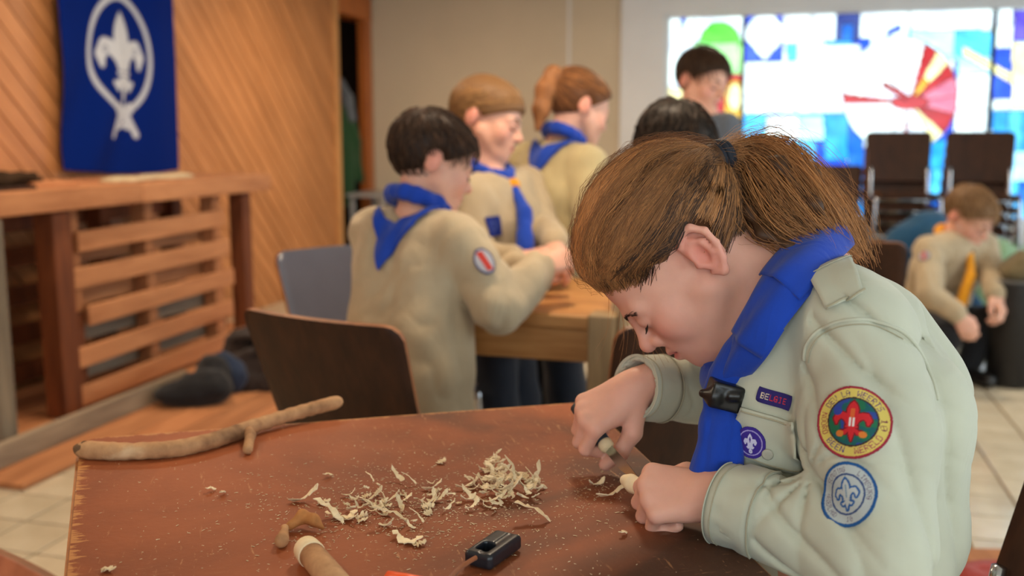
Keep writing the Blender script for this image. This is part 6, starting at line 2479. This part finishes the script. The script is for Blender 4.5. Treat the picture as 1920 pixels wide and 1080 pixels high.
# loose wisps hanging from the forehead
W_ = []
for i in range(26):
    p0 = Vector(to_world([(.02 + .045 * RNG.random(), .070 - .02 * RNG.random(), .070 - .03 * RNG.random())], GR, GO, GS)[0])
    sw = RNG.normal() * .016
    L_ = RNG.uniform(.07, .125)
    W_.append([list(p) for p in catmull([p0, p0 + Vector((.012 + sw * .3, .004, -L_ * .35)), p0 + Vector((.030 + sw, .006, -L_ * .7)), p0 + Vector((.036 + sw * 1.6, .006, -L_))], 12)])
strand_mesh('loose_wisps', np.array(W_), .00035, .00015, np.ones((26, 3)) * (mid_c * .6 + gold * .4), M_hair, ghair)
# eyebrows and lashes
hs_f = HEAD_HI
def stick(p, off=0.0):
    q = np.asarray(p, dtype=F32)
    I3 = np.eye(3, dtype=F32)
    for _ in range(4):
        e = .0006
        g_ = np.stack([hs_f(q + I3[i] * e) - hs_f(q - I3[i] * e) for i in range(3)], 1) / (2 * e)
        q = q - ((hs_f(q) - off)[:, None] * g_ / np.maximum((g_ * g_).sum(1), .2)[:, None]).astype(F32)
    return q
def lashes(name, A_):
    strand_mesh(name, to_world(A_.reshape(-1, 3), GR, GO, GS).reshape(A_.shape), .00042, .00015, np.ones((len(A_), 3)) * dark * .5, M_hair, girl)
for s in (-1, 1):
    arc = np.array([list(p) for p in catmull([(s * .013, .094, .012), (s * .028, .089, .016), (s * .046, .073, .011)], 60) for _ in range(2)])
    tt = np.repeat(np.arange(60) / 60, 2)
    r0_ = stick(arc + np.stack([0 * tt, 0 * tt, RNG.normal(size=120) * .0014], 1), .0002)
    tp = stick(r0_ + np.stack([s * .006 + 0 * tt, -.002 + 0 * tt, .0025 - .004 * tt], 1), .0008)
    lashes('eyebrow', np.stack([r0_, (r0_ + tp) / 2, tp], 1))
    arc = np.array([list(p) for p in catmull([(s * .017, .086, -.010), (s * .031, .092, -.0135), (s * .045, .080, -.0095)], 40)])
    tt = np.arange(40) / 40
    r0_ = stick(arc, .0002)
    tp = r0_ + np.stack([s * .004 * (tt - .3), .006 + 0 * tt, -.0045 + 0 * tt], 1)
    lashes('eyelashes', np.stack([r0_, (r0_ + tp) / 2 + np.array([0, 0, -.0006]), tp], 1))

# ================================================================== THINGS IN HER HANDS AND ON THE TABLE
M_pale = mat_wood('fresh_pale_wood', srgb(214, 190, 148), srgb(240, 222, 186), scale=(4, 4, 4), rough=.7, bump=.2, rand=.12, gs=14)
M_barkl = mat_plain('stick_bark', srgb(142, 100, 62), .75, .25, var=.28, scale=26, bump=.5, bscale=90)
M_steel = mat_plain('blade_steel', srgb(176, 178, 172), .22, .5, 1.0, var=.05)
M_grip = mat_plain('dark_grip', srgb(46, 54, 62), .5, .4, var=.2)
# knife: the grip lies across the right palm
rx_ = -(rd.cross((rz_ - rd * rz_.dot(rd)).normalized()))
g0, g1 = RT(-.042, .078, -.027), RT(.030, .075, -.029)
tipw = P(1190, 896, 1.222)
kdir = (g1 - g0).normalized()
knife = tag(empty('carving_knife', g0), 'small carving knife with a dark grip and steel blade in the right fist', 'knife')
MB().tube([g0 - kdir * .004, g0, g0.lerp(g1, .3), g0.lerp(g1, .75), g1, g1 + kdir * .002], [.004, .0092, .0108, .0104, .0096, .008], 16).build('grip', M_grip, knife, True)
f0, f1 = g1, g1 + kdir * .013
MB().tube([f0, f0.lerp(f1, .2), f0.lerp(f1, .8), f1], [.0092, .0105, .0100, .006], 16).build('ferrule', M_pale, knife, True)
bd = (tipw - f1)
bl = bd.length
bd.normalize()
bw = bd.cross(CF).normalized()
th_ = bd.cross(bw).normalized() * .0010
q = MB()
out = [(0, -.0060), (.60, -.0070), (.88, -.004), (1.0, .004), (.6, .0060), (0, .0060)]
vs = [f1 + bd * (a * bl) + bw * b for a, b in out]
n_ = len(vs)
q.add([v_ + th_ * (1 if out[i][1] > 0 else .2) for i, v_ in enumerate(vs)] + [v_ - th_ * (1 if out[i][1] > 0 else .2) for i, v_ in enumerate(vs)], [tuple(range(n_)), tuple(range(2 * n_ - 1, n_ - 1, -1))] + [(i, (i + 1) % n_, n_ + (i + 1) % n_, n_ + i) for i in range(n_)])
q.build('blade', M_steel, knife)
print('knife px', proj(g0)[:2], proj(g1)[:2], proj(f1)[:2], proj(tipw)[:2])
# stick held in the left fist
s0, s1 = P(1172, 900, 1.226), LT(.012, .074, -.028)
S = SDF()
S.chain([s0, s0.lerp(s1, .22), s0.lerp(s1, .35), s1], [.0070, .0098, .0085, .0090], .006)
S.disp(lambda Q: .0012 * vnoise(Q * 110))
hs_ = sdf_obj('carved_stick', S, .0018, M_pale)
tag(hs_, 'short pale stick being carved, held in the left fist under the knife', 'stick')

# ---- long branch lying across the back left of the table
ons = lambda x, y, r=0.0: PZ(x, y, TZ) + Vector((0, 0, r))
bpts = [ons(156, 858, .0115), ons(215, 861, .0115), ons(300, 859, .0115), ons(370, 848, .0115), ons(430, 831, .012), ons(470, 817, .013), ons(540, 797, .0155), ons(600, 784, .019), ons(634, 777, .021)]
br = SDF()
br.chain(catmull(bpts, 26), [.0113 - .0024 * i / 25 for i in range(26)], .008)
br.disp(lambda Q: .0006 * vnoise(Q * 45) + .0004 * vnoise(Q * 150, 2))
t = NT('branch_bark')
v = t.coord()
n1 = t.noise(v, 11, 4, .6, .6)
n2 = t.noise(v, 70, 4)
cbk = t.ramp(n1, [(.28, srgb(120, 84, 58)), (.42, srgb(178, 132, 92)), (.60, srgb(202, 156, 112)), (.72, srgb(232, 200, 158))])
cbk = t.mix(.25, cbk, t.ramp(n2, [(.3, srgb(100, 72, 50)), (.7, srgb(206, 162, 116))]))
t.col(cbk)
t.rough(.75, .25)
t.bump(n2, .4, .003)
M_branch = t.m
branch = tag(sdf_obj('branch', br, .0028, M_branch), 'long peeled branch with a side twig lying across the far left of the near table', 'branch')
tw_ = SDF()
tw_.chain([ons(464, 818, .013), ons(470, 830, .011), ons(465, 852, .0075)], [.0075, .0072, .0072], .006)
sdf_obj('twig', tw_, .0022, M_branch, branch)
dk_ = SDF()
dk_.chain([ons(153, 858, .0115), ons(159, 858, .0115)], [.0102, .0116], .004)
dk_.disp(lambda Q: .002 * vnoise(Q * 90))
sdf_obj('rough_end', dk_, .0024, mat_plain('rough_bark_end', srgb(104, 78, 56), .9, .2, var=.4, scale=60, bump=.6), branch)
# stick end at the lower edge
st = empty('peeled_stick', ons(590, 1080, 0))
tag(st, 'thick peeled stick pointing out of the bottom edge of the picture', 'stick')
e0, e1 = ons(574, 1050, .014), ons(640, 1130, .014)
ed = (e1 - e0).normalized()
MB().tube([e0, e0 + ed * .004, e0 + ed * .05, e1 + ed * .05], [.0115, .0138, .0140, .0140], 20).build('shaft', M_branch, st, True)
MB().lathe(e0 - ed * .001, [(.0118, 0), (.0140, .003), (.0150, .022), (.0141, .024)], 20, ed).build('cut_end', M_pale, st, True)
# orange tip
o_ = empty('orange_handle', ons(745, 1092, 0))
tag(o_, 'bright orange tool handle tip at the bottom edge of the near table', 'tool')
MB().tube([ons(722, 1100, .006), ons(728, 1100, .008), ons(760, 1106, .008), ons(800, 1114, .008)], [.004, .0085, .009, .009], 14).build('grip', mat_plain('orange_plastic', srgb(236, 84, 24), .4), o_, True)
MB().tube([ons(800, 1114, .008), ons(850, 1126, .008)], [.004, .0035], 10).build('shaft', M_steel, o_, True)
# black knife sheath with a hole and a cord
c0s, c1s = ons(904, 1062, .010), ons(946, 1032, .010)
yd = (c1s - c0s)
yd.z = 0
yd.normalize()
xd = Vector((yd.y, -yd.x, 0))
SR = Matrix((xd, yd, Vector((0, 0, 1)))).transposed()
cs_ = (c0s + c1s) / 2
S = SDF()
S.box(cs_, (.017, .034, .0085), SR, .005)
S.cut(s_box(cs_ - yd * .012 + xd * -.002 + Vector((0, 0, .004)), (.0075, .011, .010), SR, .003), .002)
S.cut(s_box(cs_ + xd * .004 + Vector((0, 0, .0095)), (.003, .030, .002), SR, .001), .002)
sh = tag(sdf_obj('knife_sheath', S, .0016, mat_plain('black_sheath', srgb(26, 30, 36), .3, .5, var=.1)), 'black plastic knife sheath with a cut-out, lying near the front of the table', 'sheath')
cp_ = cs_ - yd * .030
MB().tube(catmull([cs_ - yd * .016, cp_ + Vector((0, 0, .004)), cp_ - yd * .018 - xd * .010 + Vector((0, 0, -.003)), cp_ - yd * .05 - xd * .006 + Vector((0, 0, -.004))], 16), .0026, 8).build('cord', mat_cloth('leather_cord', srgb(140, 84, 52)), sh, True)
# bent bark piece and small chunk at its left end
S = SDF()
S.chain([ons(546, 996, .008), ons(566, 990, .013), ons(588, 994, .012), ons(602, 1000, .006)], [.006, .008, .007, .005], .006)
S.cut(s_cone(ons(552, 1001, .003), ons(600, 1004, .003), .006, .006), .004)
S.disp(lambda Q: .0022 * vnoise(Q * 80))
tag(sdf_obj('bark_curl', S, .002, mat_plain('inner_bark', srgb(172, 116, 66), .75, .25, var=.3, scale=40, bump=.4)), 'curved orange-brown strip of bark left of the shavings', 'bark')
S = SDF()
S.chain([ons(535, 1000, .006), ons(532, 1014, .006), ons(528, 1026, .0075)], [.0055, .0050, .0078], .004)
S.disp(lambda Q: .0014 * vnoise(Q * 90))
tag(sdf_obj('wood_knot', S, .002, M_branch), 'small knobbly wood piece beside the curved bark strip', 'wood')

# ---- shavings
def shaving_mesh(seed, L_, w_, curl, twist, n=9, jag=.5):
    r = random.Random(seed)
    th = .0006
    top, bot = [], []
    x = z = 0.0
    a = -curl / 2
    y0_ = 0.0
    for i in range(n + 1):
        t_ = i / n
        wd = w_ * (.55 + .45 * math.sin(PI * t_)) * (1 + r.uniform(-jag, jag)) * (.5 if i in (0, n) else 1)
        tw__ = twist * (t_ - .5) + r.uniform(-.25, .25)
        y0_ += r.uniform(-.30, .30) * w_
        nrm = Vector((-math.sin(a), 0, math.cos(a)))
        sd_ = Vector((r.uniform(-.3, .3), math.cos(tw__), math.sin(tw__))).normalized()
        for sg in (-1, 1):
            p = Vector((x, y0_, z)) + sd_ * sg * wd / 2
            top.append(p + nrm * th)
            bot.append(p - nrm * th)
        x += math.cos(a) * L_ / n
        z += math.sin(a) * L_ / n
        a += curl / n + r.uniform(-.35, .35)
    vs = top + bot
    nb = len(top)
    fs = []
    for i in range(n):
        k = 2 * i
        fs += [(k, k + 1, k + 3, k + 2), (nb + k, nb + k + 2, nb + k + 3, nb + k + 1), (k, k + 2, nb + k + 2, nb + k), (k + 1, nb + k + 1, nb + k + 3, k + 3)]
    fs += [(0, nb, nb + 1, 1), (2 * n, 2 * n + 1, nb + 2 * n + 1, nb + 2 * n)]
    cx_ = sum(v_.x for v_ in vs) / len(vs)
    zm = min(v_.z for v_ in vs)
    me = bpy.data.meshes.new('wood_shaving')
    me.from_pydata([(v_.x - cx_, v_.y, v_.z - zm) for v_ in vs], [], fs)
    fix_normals(me)
    me.materials.append(M_pale)
    return me
SV = [shaving_mesh(i, L_, w_, c_, t_) for i, (L_, w_, c_, t_) in enumerate(((.030, .009, .7, .8), (.040, .007, 1.2, 1.0), (.020, .012, .4, .5), (.032, .005, 2.2, 1.2), (.016, .008, .8, .6), (.044, .008, .6, 1.4), (.024, .007, 3.2, .9), (.013, .008, .3, .3)))]
SVL = [shaving_mesh(20 + i, L_, w_, c_, t_, 11, .45) for i, (L_, w_, c_, t_) in enumerate(((.060, .015, .5, .5), (.050, .018, .7, .4), (.065, .012, 1.2, .8)))]
rs = random.Random(3)
def drop(me, x, y, rz, label, group, z=0.0, tilt=0.0, sc_=1.0):
    o = bpy.data.objects.new('wood_shaving', me)
    COL.objects.link(o)
    o.location = ons(x, y, .0008 + z)
    o.rotation_euler = (tilt, rs.uniform(-.2, .2) * (1 if z else .2), rz)
    o.scale = (sc_, sc_, sc_)
    return tag(o, label, 'shaving', group)
# big single ones
big = [(764, 1013, 1, -.3, 'broad pale shaving nearest the front of the table'), (786, 1022, 2, .2, 'short broad shaving touching the front shaving on its right'), (1000, 977, 0, .15, 'flat torn shaving lying alone right of the pile'), (1170, 1007, 7, .1, 'tiny white chip lying alone in front of the girl\'s fist'), (620, 976, 0, -.25, 'long pale shaving at the left of the scatter'), (640, 970, 1, .3, 'pale flat shaving right of the long left one'), (572, 942, 5, .2, 'narrow light shaving at the upper left of the scatter'), (608, 944, 2, .1, 'small shaving right of the narrow upper left one'), (826, 868, 2, .6, 'single chip standing apart behind the pile'), (614, 897, 7, .1, 'small oval chip alone at the far left centre'), (394, 924, 7, .1, 'small pale chip alone near the left of the table'), (421, 930, 7, .8, 'second small pale chip beside the lone left chip'), (208, 1070, 2, -.5, 'bent brown shaving at the front left corner'), (735, 984, 0, .35, 'bright flat shaving in the middle of the scatter'), (1148, 935, 5, .0, 'long thin shaving beside the carved stick'), (1120, 912, 3, .4, 'curled sliver left of the knife blade')]
for x, y, k, rz, lb in big:
    drop((SVL[k] if k < 3 and (x, y) not in ((826, 868), (208, 1070), (608, 944), (786, 1022)) else SV[k]), x, y, rz, lb, None, 0, 0, .8 if k < 3 else 1.0)
# the pile
for i in range(64):
    a, r = rs.uniform(0, 6.28), rs.random() ** .6
    x, y = 955 + 62 * r * math.cos(a), 925 + 26 * r * math.sin(a)
    z = max(0, .018 * (1 - r) + rs.uniform(-.002, .004))
    drop(rs.choice(SV), x, y, rs.uniform(0, 6.28), 'curled pale shaving in the big heap of shavings', 'shavings in the big heap', z, rs.uniform(-.6, .6), rs.uniform(.6, 1.0))
for i in range(26):
    a, r = rs.uniform(0, 6.28), rs.random() ** .5
    x, y = 928 + 20 * r * math.cos(a), 892 + 22 * r * math.sin(a)
    drop(rs.choice(SV[:5]), x, y, rs.uniform(0, 6.28), 'curled pale shaving in the clump at the back of the big heap', 'shavings in the rear clump', max(0, .028 * (1 - r)), rs.uniform(-.9, .9), rs.uniform(.5, .85))
# the scatter
for i in range(90):
    t_ = rs.random()
    x = 650 + 240 * t_ + rs.gauss(0, 28)
    y = 958 - 30 * t_ + rs.gauss(0, 22)
    drop(rs.choice(SV), x, y, rs.uniform(-.8, .8) + (0 if rs.random() < .7 else 1.5), 'small pale shaving in the scatter left of the big heap', 'shavings scattered left of the heap', rs.uniform(0, .003), rs.uniform(-.3, .3), rs.uniform(.4, .85))
# crumbs nobody could count
cr = MB()
def crumb(x, y, s_):
    p = ons(x, y, .0006)
    a = rs.uniform(0, 6.28)
    l_, w_ = s_ * rs.uniform(.8, 2.6), s_ * rs.uniform(.25, .6)
    u_ = Vector((math.cos(a), math.sin(a), 0))
    v_ = Vector((-u_.y, u_.x, 0))
    h_ = Vector((0, 0, s_ * .5))
    cr.add([p - u_ * l_ - v_ * w_, p + u_ * l_ - v_ * w_, p + u_ * l_ * .8 + v_ * w_, p - u_ * l_ * .9 + v_ * w_, p + h_], [(0, 1, 4), (1, 2, 4), (2, 3, 4), (3, 0, 4), (0, 3, 2, 1)])
for i in range(1500):
    crumb(760 + rs.gauss(0, 170), 950 + rs.gauss(0, 46), rs.uniform(.0005, .0013))
for i in range(420):
    crumb(rs.uniform(180, 1160), rs.uniform(830, 1085), rs.uniform(.0004, .0011))
for i in range(200):
    crumb(1120 + rs.gauss(0, 40), 930 + rs.gauss(0, 30), rs.uniform(.0004, .0010))
o = cr.build('wood_crumbs', M_pale)
tag(o, 'fine wood crumbs and dust strewn over the near table', 'wood dust', kind='stuff')
